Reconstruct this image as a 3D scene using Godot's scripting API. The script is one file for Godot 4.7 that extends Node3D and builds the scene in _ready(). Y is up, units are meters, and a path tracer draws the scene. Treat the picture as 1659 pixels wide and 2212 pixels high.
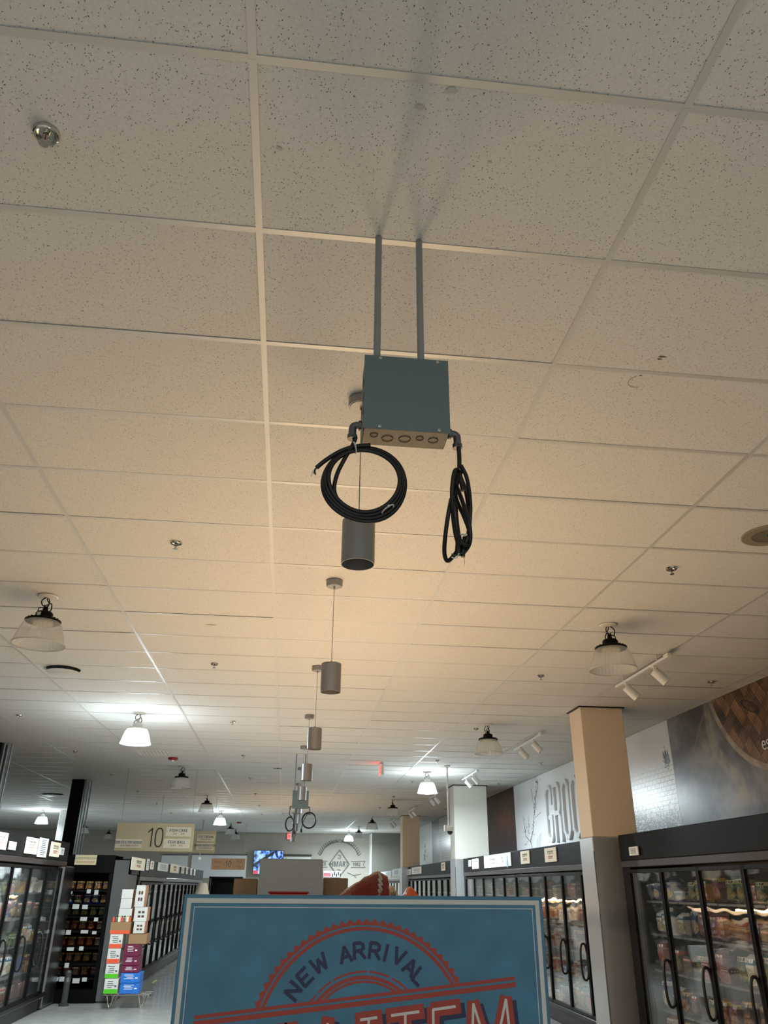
extends Node3D
# A supermarket frozen-food aisle seen upwards: tiled grid ceiling, hanging power box with coiled cables,
# pendant cylinders, high bay lamps, freezer rows, wall graphics and a teal "new arrival" board.

const CEIL = 3.596          # underside of the ceiling grid
const EYE = Vector3(0, 1.6, 0)
const FOCAL = 1680.8        # pixels, for the 1659 x 2212 frame
const GX = -0.2117          # one main runner of the ceiling grid
const GZ = -1.3857          # one cross tee row
const TW = 1.2192
const TD = 0.6096
const RX = 3.68             # door plane of the freezers by the columns
const LX = -3.3             # door plane of the freezer row across the aisle
const BX = -2.45            # door plane of the freezer row behind the snack cooler

var cam_basis
var M = {}
var names = {}
var rng = RandomNumberGenerator.new()

# ------------------------------------------------------------------ mesh builder
class MB:
	var v = PackedVector3Array()
	var n = PackedVector3Array()
	var t = PackedVector2Array()
	func tri3(a, b, c, na, nb, nc, ua = Vector2.ZERO, ub = Vector2.ZERO, uc = Vector2.ZERO):
		if (b - a).cross(c - a).dot(na + nb + nc) > 0.0:
			v.append(a); v.append(c); v.append(b)
			n.append(na); n.append(nc); n.append(nb)
			t.append(ua); t.append(uc); t.append(ub)
		else:
			v.append(a); v.append(b); v.append(c)
			n.append(na); n.append(nb); n.append(nc)
			t.append(ua); t.append(ub); t.append(uc)
	func tri(a, b, c, nn):
		tri3(a, b, c, nn, nn, nn)
	func quad(a, b, c, d, nn, uv = null):
		if uv == null:
			uv = [Vector2(0, 1), Vector2(1, 1), Vector2(1, 0), Vector2(0, 0)]
		tri3(a, b, c, nn, nn, nn, uv[0], uv[1], uv[2])
		tri3(a, c, d, nn, nn, nn, uv[0], uv[2], uv[3])
	# box with optional chamfer; faces carry 0..1 uv (front = +z reads upright)
	func box(c, s, ch = 0.0, b = Basis.IDENTITY):
		var h = s * 0.5
		for ax in 3:
			var u = (ax + 1) % 3
			var w = (ax + 2) % 3
			for sg in [-1.0, 1.0]:
				var nn = Vector3.ZERO
				nn[ax] = sg
				var p = []
				for q in [[-1, -1], [1, -1], [1, 1], [-1, 1]]:
					var k = Vector3.ZERO
					k[ax] = sg * h[ax]
					k[u] = q[0] * (h[u] - ch)
					k[w] = q[1] * (h[w] - ch)
					p.append(k)
				var uv = []
				for k in p:
					if ax == 2:
						uv.append(Vector2(0.5 + sg * k.x / s.x, 0.5 - k.y / s.y))
					elif ax == 0:
						uv.append(Vector2(0.5 - sg * k.z / s.z, 0.5 - k.y / s.y))
					else:
						uv.append(Vector2(0.5 + k.x / s.x, 0.5 + k.z / s.z))
				quad(c + b * p[0], c + b * p[1], c + b * p[2], c + b * p[3], b * nn, uv)
		if ch <= 0.0:
			return
		for ax in 3:
			var u = (ax + 1) % 3
			var w = (ax + 2) % 3
			for su in [-1.0, 1.0]:
				for sw in [-1.0, 1.0]:
					var nn = Vector3.ZERO
					nn[u] = su
					nn[w] = sw
					var p = []
					for q in [[-1, 0], [1, 0], [1, 1], [-1, 1]]:
						var k = Vector3.ZERO
						k[ax] = q[0] * (h[ax] - ch)
						k[u] = su * (h[u] - (ch if q[1] == 1 else 0.0))
						k[w] = sw * (h[w] - (ch if q[1] == 0 else 0.0))
						p.append(c + b * k)
					quad(p[0], p[1], p[2], p[3], (b * nn).normalized())
		for sx in [-1.0, 1.0]:
			for sy in [-1.0, 1.0]:
				for sz in [-1.0, 1.0]:
					var k = Vector3(sx * h.x, sy * h.y, sz * h.z)
					tri(c + b * (k - Vector3(0, sy, sz) * ch), c + b * (k - Vector3(sx, 0, sz) * ch), c + b * (k - Vector3(sx, sy, 0) * ch), (b * Vector3(sx, sy, sz)).normalized())
	# turned shape about the y axis; profile of Vector2(radius, height)
	func lathe(c, prof, seg = 24, b = Basis.IDENTITY, rib = 0.0):
		for j in prof.size() - 1:
			var p = prof[j]
			var q = prof[j + 1]
			var d = q - p
			if d.length() < 1e-7:
				continue
			var nr = Vector2(d.y, -d.x).normalized()
			for i in seg:
				var a0 = TAU * i / seg
				var a1 = TAU * (i + 1) / seg
				var r0 = 1.0 + rib * (i % 2)
				var r1 = 1.0 + rib * ((i + 1) % 2)
				var e0 = Vector3(cos(a0), 0, sin(a0))
				var e1 = Vector3(cos(a1), 0, sin(a1))
				var n0 = e0 * nr.x + Vector3.UP * nr.y
				var n1 = e1 * nr.x + Vector3.UP * nr.y
				if rib != 0.0:
					var side = (e1 - e0).normalized()
					n0 = (n0 + n1 - side * (r1 - r0) * 40.0).normalized()
					n1 = n0
				var A = c + b * (e0 * p.x * r0 + Vector3.UP * p.y)
				var B = c + b * (e1 * p.x * r1 + Vector3.UP * p.y)
				var C = c + b * (e1 * q.x * r1 + Vector3.UP * q.y)
				var D = c + b * (e0 * q.x * r0 + Vector3.UP * q.y)
				if p.x > 1e-6:
					tri3(A, B, C, b * n0, b * n1, b * n1)
				if q.x > 1e-6:
					tri3(A, C, D, b * n0, b * n1, b * n0)
	func tube(path, r, sides = 8, closed = false):
		var m = path.size()
		var rings = []
		var norms = []
		var up = Vector3.ZERO
		for i in m:
			var d = (path[min(i + 1, m - 1)] - path[max(i - 1, 0)])
			if closed:
				d = path[(i + 1) % m] - path[(i - 1 + m) % m]
			d = d.normalized()
			if up == Vector3.ZERO:
				up = d.cross(Vector3(0.31, 0.87, 0.4)).normalized()
			up = (up - d * up.dot(d)).normalized()
			var w = d.cross(up)
			var ring = []
			var nor = []
			for k in sides:
				var a = TAU * k / sides
				var e = up * cos(a) + w * sin(a)
				nor.append(e)
				ring.append(path[i] + e * r)
			rings.append(ring)
			norms.append(nor)
		for i in (m if closed else m - 1):
			var j = (i + 1) % m
			for k in sides:
				var l = (k + 1) % sides
				tri3(rings[i][k], rings[i][l], rings[j][l], norms[i][k], norms[i][l], norms[j][l])
				tri3(rings[i][k], rings[j][l], rings[j][k], norms[i][k], norms[j][l], norms[j][k])
		if not closed:
			for e in [[0, 1], [m - 1, m - 2]]:
				var nn = (path[e[0]] - path[e[1]]).normalized()
				for k in range(1, sides - 1):
					tri(rings[e[0]][0], rings[e[0]][k], rings[e[0]][k + 1], nn)
	# flat print / plate: polygon in the xy plane pushed out to depth d
	func plate(poly, z, d, sides = true):
		var idx = Geometry2D.triangulate_polygon(poly)
		for i in range(0, idx.size(), 3):
			var a = poly[idx[i]]; var b2 = poly[idx[i + 1]]; var c = poly[idx[i + 2]]
			tri(Vector3(a.x, a.y, z + d), Vector3(b2.x, b2.y, z + d), Vector3(c.x, c.y, z + d), Vector3.BACK)
		if not sides:
			return
		var cw = Geometry2D.is_polygon_clockwise(poly)
		for i in poly.size():
			var a = poly[i]; var b2 = poly[(i + 1) % poly.size()]
			var e = (b2 - a).normalized()
			var nn = Vector3(-e.y, e.x, 0) if cw else Vector3(e.y, -e.x, 0)
			quad(Vector3(a.x, a.y, z), Vector3(b2.x, b2.y, z), Vector3(b2.x, b2.y, z + d), Vector3(a.x, a.y, z + d), nn)
	# thick strokes of a polyline in the xy plane, depth d
	var lift = 0
	func stroke(pts, w, z, d, rounded = false):
		var step = d * 0.006
		for i in pts.size() - 1:
			var a = pts[i]; var b2 = pts[i + 1]
			var e = (b2 - a).normalized()
			var s = Vector2(-e.y, e.x) * w * 0.5
			var x = e * (0.0 if rounded else w * 0.5)
			var fa = x if i == 0 else e * w * 0.2
			var fb = x if i == pts.size() - 2 else e * w * 0.2
			lift += 1
			plate(PackedVector2Array([a - fa - s, b2 + fb - s, b2 + fb + s, a - fa + s]), z, d + step * lift)
		if rounded:
			for p in pts:
				var c = PackedVector2Array()
				for k in 20:
					c.append(p + Vector2.from_angle(TAU * k / 20) * w * 0.5)
				lift += 1
				plate(c, z, d + step * lift)
	func mesh():
		var arr = []
		arr.resize(Mesh.ARRAY_MAX)
		arr[Mesh.ARRAY_VERTEX] = v
		arr[Mesh.ARRAY_NORMAL] = n
		arr[Mesh.ARRAY_TEX_UV] = t
		var am = ArrayMesh.new()
		am.add_surface_from_arrays(Mesh.PRIMITIVE_TRIANGLES, arr)
		return am

# ------------------------------------------------------------------ scene helpers
func numbered(parent, called):
	var key = str(parent.get_instance_id()) + "/" + called
	var k = names.get(key, 0)
	names[key] = k + 1
	return called if k == 0 else "%s_%03d" % [called, k]

func inst(called, mesh, material, parent = self):
	var o = MeshInstance3D.new()
	o.name = numbered(parent, called)
	o.mesh = mesh
	o.material_override = material
	parent.add_child(o, true)
	return o

func obj(called, mb, material, parent = self):
	return inst(called, mb.mesh(), material, parent)

func tag(o, label, category, group = ""):
	o.set_meta("label", label)
	o.set_meta("category", category)
	if group != "":
		o.set_meta("group", group)
	return o

func struct(o):
	o.set_meta("kind", "structure")
	return o

func thing(called, label, category, at = Vector3.ZERO, turn = 0.0, group = ""):
	var o = Node3D.new()
	o.name = numbered(self, called)
	add_child(o, true)
	o.position = at
	o.rotation.y = turn
	return tag(o, label, category, group)

func copy(o, at, turn = 0.0, label = ""):
	var c = o.duplicate()
	var base = String(o.name).rstrip("0123456789").trim_suffix("_")
	c.name = numbered(self, base)
	add_child(c, true)
	c.position = at
	c.rotation.y = turn
	if label != "":
		c.set_meta("label", label)
	return c

func one_box(called, c, s, ch, material, parent = self, b = Basis.IDENTITY):
	var m = MB.new()
	m.box(c, s, ch, b)
	return obj(called, m, material, parent)

# a picture point as a direction, met with a plane of the building
func ray(x, y):
	return cam_basis * Vector3((x - 829.5) / FOCAL, -(y - 1106.0) / FOCAL, -1.0)

func on_x(x, y, X):
	var d = ray(x, y)
	return EYE + d * (X / d.x)

func on_z(x, y, Z):
	var d = ray(x, y)
	return EYE + d * (Z / d.z)

func on_y(x, y, Y = CEIL):
	var d = ray(x, y)
	return EYE + d * ((Y - EYE.y) / d.y)

func mat(key, col, rough = 0.6, metal = 0.0):
	if M.has(key):
		return M[key]
	var m = StandardMaterial3D.new()
	m.resource_name = key
	m.albedo_color = col
	m.roughness = rough
	m.metallic = metal
	M[key] = m
	return m

func glow(key, col, strength):
	var m = mat(key, Color(0.9, 0.9, 0.9), 0.4)
	m.emission_enabled = true
	m.emission = col
	m.emission_energy_multiplier = strength
	return m

func text(called, words, height, material, parent, at, b = Basis.IDENTITY, bold = true, squeeze = 1.0, depth = 0.002):
	var f = SystemFont.new()
	f.font_names = PackedStringArray(["Droid Sans"])
	f.font_weight = 700 if bold else 400
	var tm = TextMesh.new()
	tm.font = f
	tm.font_size = 64
	tm.text = words
	tm.pixel_size = height / 46.0
	tm.depth = depth
	tm.curve_step = 2.0
	var o = inst(called, tm, material, parent)
	o.transform = Transform3D(b * Basis.from_scale(Vector3(squeeze, 1, 1)), at)
	return o

# rows of small brush-like block characters, as printed under the signs' headings
func glyphs(called, count, size, material, parent, at, b, seed_value, thick = 0.13):
	var r = RandomNumberGenerator.new()
	r.seed = seed_value
	var m = MB.new()
	for i in count:
		var x0 = (i - count * 0.5 + 0.5) * size * 1.12
		var w = size * 0.42
		var k = r.randi() % 3
		var st = size * thick
		m.stroke([Vector2(x0 - w, w * 0.9), Vector2(x0 + w * 0.1, w * 0.9), Vector2(x0 + w * 0.1, w * 0.1)], st, 0, 0.0015)
		m.stroke([Vector2(x0 + w * 0.75, w), Vector2(x0 + w * 0.75, -w * 0.1)], st, 0, 0.0015)
		if k != 0:
			m.stroke([Vector2(x0 + w * 0.75, w * 0.45), Vector2(x0 + w * 1.1, w * 0.45)], st, 0, 0.0015)
		if k != 1:
			m.stroke([Vector2(x0 - w * 0.7, -w * 0.45), Vector2(x0 - w * 0.7, -w), Vector2(x0 + w * 0.7, -w), Vector2(x0 + w * 0.7, -w * 0.45)], st, 0, 0.0015)
		else:
			m.stroke([Vector2(x0 - w, -w * 0.6), Vector2(x0 + w * 0.4, -w * 0.6)], st, 0, 0.0015)
	var o = obj(called, m, material, parent)
	o.transform = Transform3D(b, at)
	return o

func tex(img):
	img.generate_mipmaps()
	return ImageTexture.create_from_image(img)

func lamp_area(parent, at, b, size, col, energy):
	var l = AreaLight3D.new()
	l.name = numbered(parent, "area_light")
	l.area_size = size
	l.light_color = col
	l.light_energy = energy
	l.area_range = 60.0
	l.shadow_enabled = true
	parent.add_child(l, true)
	l.transform = Transform3D(b, at)
	return l

func lamp_omni(parent, at, col, energy, size):
	var l = OmniLight3D.new()
	l.name = numbered(parent, "omni_light")
	l.light_color = col
	l.light_energy = energy
	l.light_size = size
	l.omni_range = 60.0
	l.omni_attenuation = 2.0
	l.shadow_enabled = true
	parent.add_child(l, true)
	l.position = at
	return l

# ------------------------------------------------------------------ main
const COOL = Color(0.90, 0.97, 1.0)
const WARM = Color(1.0, 0.862, 0.675)
const E_LAMP = 1.65          # lit high bay lamps, through the shade
const E_LAMP_DOWN = 21.0    # the same lamps, downwards from the lens
const E_PANEL = 12.5        # unseen panel lights behind the viewer, for the board and box
const E_BAR_UP = 1.68        # warm light bars of the unseen island freezers, upwards
const E_BAR_IN = 2.6         # the same bars, inwards on the packages
const E_BAR_SIDE = 0.06      # the same bars, to either side

func _ready():
	rng.seed = 7
	cam_basis = Basis(Vector3.UP, -0.1105) * Basis(Vector3.RIGHT, 0.4487) * Basis(Vector3.BACK, 0.0089)
	var cam = Camera3D.new()
	cam.name = "camera"
	cam.fov = rad_to_deg(2.0 * atan(1106.0 / FOCAL))
	cam.near = 0.05
	cam.far = 200.0
	cam.transform = Transform3D(cam_basis, EYE)
	add_child(cam)
	cam.current = true
	var we = WorldEnvironment.new()
	we.name = "environment"
	var env = Environment.new()
	env.background_mode = Environment.BG_COLOR
	env.background_color = Color(0.01, 0.01, 0.012)
	env.tonemap_mode = Environment.TONE_MAPPER_LINEAR
	env.tonemap_exposure = 1.0
	env.sdfgi_enabled = true
	env.ssao_enabled = true
	env.ssil_enabled = true
	we.environment = env
	add_child(we)

	materials()
	shell()
	ceiling()
	wall_graphics()
	columns()
	islands()
	freezers()
	board()
	power_boxes()
	pendants()
	high_bays()
	ceiling_fittings()
	hanging_signs()
	back_wall_things()
	snack_cooler()
	rack_display()
	shelf_top_items()

# ------------------------------------------------------------------ materials
func noise_img(size, freq, seed_value, octaves = 4):
	var f = FastNoiseLite.new()
	f.seed = seed_value
	f.frequency = freq
	f.fractal_octaves = octaves
	return f.get_seamless_image(size, size)

func tri_map(m, scale):
	m.uv1_triplanar = true
	m.uv1_world_triplanar = true
	m.uv1_scale = Vector3.ONE * scale

func mottled(key, col, rough, amount, size, freq, scale, seed_value, metal = 0.0, bump = 0.0):
	var m = mat(key, Color(1, 1, 1), rough, metal)
	var im = noise_img(size, freq, seed_value)
	im.convert(Image.FORMAT_L8)
	var d = im.get_data()
	var out = PackedByteArray()
	out.resize(d.size() * 3)
	for i in d.size():
		var k = 1.0 + (d[i] / 127.5 - 1.0) * amount
		out[i * 3] = clampi(int(col.r8 * k), 0, 255)
		out[i * 3 + 1] = clampi(int(col.g8 * k), 0, 255)
		out[i * 3 + 2] = clampi(int(col.b8 * k), 0, 255)
	m.albedo_texture = tex(Image.create_from_data(size, size, false, Image.FORMAT_RGB8, out))
	if bump > 0.0:
		var nm = im.duplicate()
		nm.convert(Image.FORMAT_RGBA8)
		nm.bump_map_to_normal_map(bump)
		m.normal_enabled = true
		m.normal_texture = tex(nm)
	tri_map(m, scale)
	return m

# mineral fibre tile: white face with fine grain, pinholes and short fissures
func tile_material():
	var S = 2048
	var r = RandomNumberGenerator.new()
	r.seed = 11
	var im = noise_img(S, 0.06, 3, 3)
	im.convert(Image.FORMAT_L8)
	var d = im.get_data()
	for i in d.size():
		d[i] = 226 + (int(d[i]) - 128) / 16
	for k in 29000:
		var big = k < 9000
		var x = r.randf() * S
		var y = r.randf() * S
		# fissures come in loose clusters
		if big and r.randf() < 0.35:
			x += 60.0 * sin(y * 0.021)
		var a = r.randfn(0.9, 0.9)
		var half = r.randf_range(1.2, 3.6) if big else r.randf_range(0.5, 1.1)
		var wid = r.randf_range(0.85, 1.5) if big else 0.75
		var dark = r.randf_range(0.22, 0.5) if big else r.randf_range(0.5, 0.8)
		var c = cos(a)
		var s = sin(a)
		var R = int(ceil(half + 1.5))
		for j in range(-R, R + 1):
			for i in range(-R, R + 1):
				var u = (i * c + j * s) / (half + 0.3)
				var w = (-i * s + j * c) / wid
				var q = u * u + w * w
				if q < 1.0:
					var at = ((int(y) + j + S) % S) * S + (int(x) + i + S) % S
					var f = lerpf(dark, 1.0, q * q)
					d[at] = int(d[at] * f)
	var g = Image.create_from_data(S, S, false, Image.FORMAT_L8, d)
	var m = mat("ceiling_tile", Color(0.965, 0.955, 0.935), 0.9)
	var nm = g.duplicate()
	nm.convert(Image.FORMAT_RGBA8)
	nm.bump_map_to_normal_map(3.0)
	m.normal_enabled = true
	m.normal_scale = 0.6
	m.normal_texture = tex(nm)
	g.convert(Image.FORMAT_RGB8)
	m.albedo_texture = tex(g)
	tri_map(m, 1.0 / 1.83)

# printed package fronts: ground colour, coloured band, picture of food, rows of fine print
func print_material(i, ground, band, food):
	var W = 64
	var H = 96
	var r = RandomNumberGenerator.new()
	r.seed = 100 + i
	var im = Image.create(W, H, false, Image.FORMAT_RGB8)
	im.fill(ground)
	im.fill_rect(Rect2i(0, 8 + r.randi() % 8, W, 14), band)
	for k in 5:
		im.fill_rect(Rect2i(8 + k * 10, 14, 6, 9), Color(0.95, 0.93, 0.88) if band.v < 0.7 else Color(0.15, 0.1, 0.1))
	for y in range(34, 84):
		for x in range(6, 58):
			var q = Vector2((x - 32) / 26.0, (y - 60) / 23.0).length()
			if q < 0.95 + r.randf() * 0.08:
				var v = r.randf_range(0.75, 1.15) * (1.1 if (x / 7 + y / 6) % 2 == 0 else 0.85)
				im.set_pixel(x, y, Color(minf(food.r * v, 1), minf(food.g * v, 1), minf(food.b * v, 1)))
	for k in 3:
		im.fill_rect(Rect2i(6, 86 + k * 3, 20 + r.randi() % 30, 1), band.lightened(0.3))
	var m = mat("package_print_%d" % i, Color.WHITE, 0.32)
	m.albedo_texture = tex(im)
	return m

func materials():
	tile_material()
	mat("grid_white", Color(0.83, 0.825, 0.81), 0.40, 0.22)
	mottled("concrete", Color(0.66, 0.66, 0.64), 0.16, 0.05, 512, 0.02, 0.4, 5)
	mottled("wall_paint", Color(0.70, 0.675, 0.63), 0.8, 0.03, 256, 0.05, 1.1, 6)
	mottled("grey_paint", Color(0.42, 0.41, 0.385), 0.8, 0.04, 256, 0.05, 1.1, 8)
	mottled("tan_paint", Color(0.89, 0.82, 0.73), 0.75, 0.03, 256, 0.09, 1.7, 9)
	mottled("pale_paint", Color(0.80, 0.79, 0.75), 0.75, 0.03, 256, 0.09, 1.7, 10)
	mat("dark_wall", Color(0.2, 0.2, 0.205), 0.8)
	mat("slab", Color(0.3, 0.3, 0.3), 0.9)
	mat("steel", Color(0.60, 0.60, 0.61), 0.30, 1.0)
	mat("brushed_steel", Color(0.74, 0.74, 0.74), 0.30, 0.6)
	mat("chrome", Color(0.80, 0.79, 0.76), 0.12, 1.0)
	mat("black_metal", Color(0.022, 0.022, 0.024), 0.42)
	mat("black_plastic", Color(0.028, 0.028, 0.03), 0.42)
	mat("header_dark", Color(0.075, 0.075, 0.082), 0.45)
	M.header_dark.metallic_specular = 0.2
	M.black_metal.metallic_specular = 0.25
	mat("header_trim", Color(0.26, 0.23, 0.23), 0.32, 0.6)
	mat("kick_grey", Color(0.20, 0.20, 0.205), 0.5)
	mat("interior_grey", Color(0.33, 0.33, 0.325), 0.6)
	mat("case_white", Color(0.80, 0.79, 0.77), 0.5)
	mat("shelf_wire", Color(0.55, 0.55, 0.55), 0.4, 0.6)
	mat("pendant_grey", Color(0.55, 0.55, 0.555), 0.36, 0.35)
	mottled("box_grey", Color(0.375, 0.44, 0.445), 0.45, 0.025, 256, 0.2, 6.0, 12)
	mottled("galvanised", Color(0.29, 0.275, 0.23), 0.45, 0.12, 256, 0.05, 5.0, 14, 0.4)
	mat("conduit", Color(0.56, 0.585, 0.60), 0.38, 0.3)
	mat("cable_black", Color(0.016, 0.016, 0.018), 0.48)
	mat("zip_tie", Color(0.78, 0.78, 0.78), 0.4)
	mat("wire_green", Color(0.06, 0.24, 0.14), 0.4)
	mat("wire_white", Color(0.85, 0.85, 0.83), 0.4)
	mat("copper", Color(0.75, 0.42, 0.25), 0.3, 1.0)
	mat("white_plastic", Color(0.86, 0.86, 0.85), 0.35)
	mat("white_enamel", Color(0.84, 0.83, 0.81), 0.4)
	mat("speaker_tan", Color(0.56, 0.53, 0.46), 0.6)
	mat("red_plastic", Color(0.55, 0.07, 0.05), 0.4)
	mat("sign_beige", Color(0.83, 0.775, 0.63), 0.55)
	mat("plaque_cream", Color(0.96, 0.92, 0.83), 0.5)
	mat("paper_white", Color(0.88, 0.88, 0.87), 0.6)
	mat("ink_black", Color(0.07, 0.07, 0.075), 0.5)
	mat("ink_slate", Color(0.27, 0.33, 0.37), 0.5)
	mat("ink_red", Color(0.62, 0.22, 0.16), 0.5)
	mottled("wood_sign", Color(0.62, 0.44, 0.25), 0.5, 0.16, 256, 0.03, 2.0, 15)
	mottled("cardboard", Color(0.56, 0.44, 0.31), 0.8, 0.05, 256, 0.1, 3.0, 16)
	mottled("grey_carton", Color(0.60, 0.58, 0.55), 0.7, 0.03, 256, 0.1, 3.0, 17)
	mat("copper_card", Color(0.72, 0.50, 0.37), 0.45)
	mat("carton_white", Color(0.80, 0.79, 0.77), 0.5)
	mat("carton_green", Color(0.30, 0.72, 0.10), 0.45)
	mat("carton_orange", Color(0.85, 0.33, 0.20), 0.45)
	mat("carton_maroon", Color(0.40, 0.07, 0.22), 0.45)
	mat("carton_blue", Color(0.12, 0.42, 0.76), 0.45)
	mat("bag_red", Color(0.42, 0.07, 0.04), 0.22)
	mat("bag_orange", Color(0.78, 0.27, 0.06), 0.25)
	mat("foil", Color(0.62, 0.55, 0.50), 0.25, 0.7)
	mat("stain_brown", Color(0.42, 0.35, 0.25), 0.9)
	mat("stain_tan", Color(0.70, 0.66, 0.55), 0.9)
	mat("dirt_grey", Color(0.775, 0.757, 0.73), 0.9)
	mat("price_tag", Color(0.72, 0.73, 0.72), 0.6)
	mat("tape_yellow", Color(0.72, 0.75, 0.18), 0.5)
	mat("screen_blue", Color(0.1, 0.2, 0.4), 0.3)
	mat("letter_white", Color(0.86, 0.87, 0.88), 0.5)
	mat("logo_grey", Color(0.36, 0.36, 0.36), 0.7)
	# door glass: slightly wavy clear panes
	var g = mat("door_glass", Color(0.82, 0.88, 0.88, 0.012), 0.0)
	g.transparency = BaseMaterial3D.TRANSPARENCY_ALPHA
	var wave = noise_img(256, 0.012, 21, 2)
	wave.convert(Image.FORMAT_RGBA8)
	wave.bump_map_to_normal_map(2.0)
	g.normal_enabled = true
	g.normal_texture = tex(wave)
	g.normal_scale = 0.13
	tri_map(g, 0.7)
	# prismatic lamp shade, clear and lit
	var s = mat("shade_clear", Color(0.84, 0.84, 0.84, 0.42), 0.24)
	s.transparency = BaseMaterial3D.TRANSPARENCY_ALPHA
	glow("lamp_shade_lit", Color(0.86, 0.95, 1.0), 2.2)
	mat("led_face", Color(0.80, 0.76, 0.62), 0.35)
	glow("light_bar_warm", Color(1.0, 0.78, 0.52), 2.0)
	glow("exit_sign_red", Color(1.0, 0.10, 0.06), 1.6)
	var prints = [
		[Color(0.40, 0.06, 0.05), Color(0.75, 0.62, 0.2), Color(0.6, 0.36, 0.2)],
		[Color(0.76, 0.74, 0.68), Color(0.6, 0.11, 0.1), Color(0.62, 0.42, 0.26)],
		[Color(0.64, 0.47, 0.12), Color(0.15, 0.25, 0.12), Color(0.55, 0.4, 0.2)],
		[Color(0.16, 0.30, 0.16), Color(0.85, 0.82, 0.6), Color(0.55, 0.5, 0.25)],
		[Color(0.62, 0.27, 0.10), Color(0.85, 0.8, 0.7), Color(0.66, 0.44, 0.28)],
		[Color(0.10, 0.22, 0.45), Color(0.8, 0.85, 0.9), Color(0.75, 0.65, 0.5)],
		[Color(0.62, 0.47, 0.46), Color(0.45, 0.1, 0.18), Color(0.6, 0.36, 0.32)],
		[Color(0.28, 0.20, 0.15), Color(0.8, 0.65, 0.35), Color(0.6, 0.4, 0.2)],
		[Color(0.90, 0.88, 0.84), Color(0.12, 0.4, 0.55), Color(0.8, 0.75, 0.6)],
		[Color(0.35, 0.32, 0.30), Color(0.7, 0.3, 0.2), Color(0.5, 0.42, 0.3)]]
	for i in prints.size():
		print_material(i, prints[i][0], prints[i][1], prints[i][2])

# ------------------------------------------------------------------ the room
func shell():
	var zf = 6.0
	var zb = -35.6
	var xl = -14.0
	var xr = 4.85
	var zc = (zf + zb) * 0.5
	var dz = zf - zb
	struct(one_box("floor", Vector3((xl + xr) * 0.5, -0.1, zc), Vector3(xr - xl + 0.4, 0.2, dz + 0.4), 0.0, M.concrete))
	struct(one_box("wall_right", Vector3(xr + 0.1, 2.0, zc), Vector3(0.2, 4.0, dz + 0.4), 0.0, M.wall_paint))
	struct(one_box("wall_left", Vector3(xl - 0.1, 2.0, zc), Vector3(0.2, 4.0, dz + 0.4), 0.0, M.dark_wall))
	struct(one_box("wall_back", Vector3((xl + xr) * 0.5, 2.0, zb - 0.1), Vector3(xr - xl, 4.0, 0.2), 0.0, M.wall_paint))
	struct(one_box("wall_front", Vector3((xl + xr) * 0.5, 2.0, zf + 0.1), Vector3(xr - xl, 4.0, 0.2), 0.0, M.wall_paint))
	struct(one_box("painted_lit_trim_1", Vector3(3.435, 1.79, -35.05), Vector3(0.03, 3.58, 1.1), 0.003, M.paper_white))  # white sheet carries the lamp light on the corner's side face as colour
	# boxed-out corner at the far end of the freezer wall
	struct(one_box("wall_corner", Vector3(4.15, 1.8, -35.05), Vector3(1.4, 3.6, 1.1), 0.0, M.grey_paint))

# round openings cut through their tiles: x, z, radius, what hangs in them
const DISCS = [[-2.40, -8.278, 0.17, "pale round ceiling disc dropped below its opening beside the unlit lamp"], [-5.85, -21.2, 0.26, "pale round ceiling disc dropped below its opening over the unlit shop"]]

const AIR = [-2.31, -13.885, 0.25]

func tile_with_hole(c, s, hx, hz, r):
	var m = MB.new()
	var N = 48
	for y in [-0.5, 0.5]:
		var yy = c.y + y * s.y
		for i in N:
			var q = []
			for e in [i, i + 1]:
				var a = TAU * e / N
				var d = Vector2(cos(a), sin(a))
				var tx = ((c.x + signf(d.x) * s.x * 0.5) - hx) / d.x if absf(d.x) > 1e-6 else 1e9
				var tz = ((c.z + signf(d.y) * s.z * 0.5) - hz) / d.y if absf(d.y) > 1e-6 else 1e9
				var t = minf(tx, tz)
				q.append([Vector3(hx + d.x * r, yy, hz + d.y * r), Vector3(hx + d.x * t, yy, hz + d.y * t), t == tx])
			var nn = Vector3(0, signf(y), 0)
			m.quad(q[0][0], q[0][1], q[1][1], q[1][0], nn)
			if q[0][2] != q[1][2]:
				var k = Vector3(q[0][1].x if q[0][2] else q[1][1].x, yy, q[1][1].z if q[0][2] else q[0][1].z)
				m.tri(q[0][1], k, q[1][1], nn)
	m.lathe(Vector3(hx, c.y, hz), [Vector2(r, s.y * 0.5), Vector2(r, -s.y * 0.5)], N)
	return m

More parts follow.
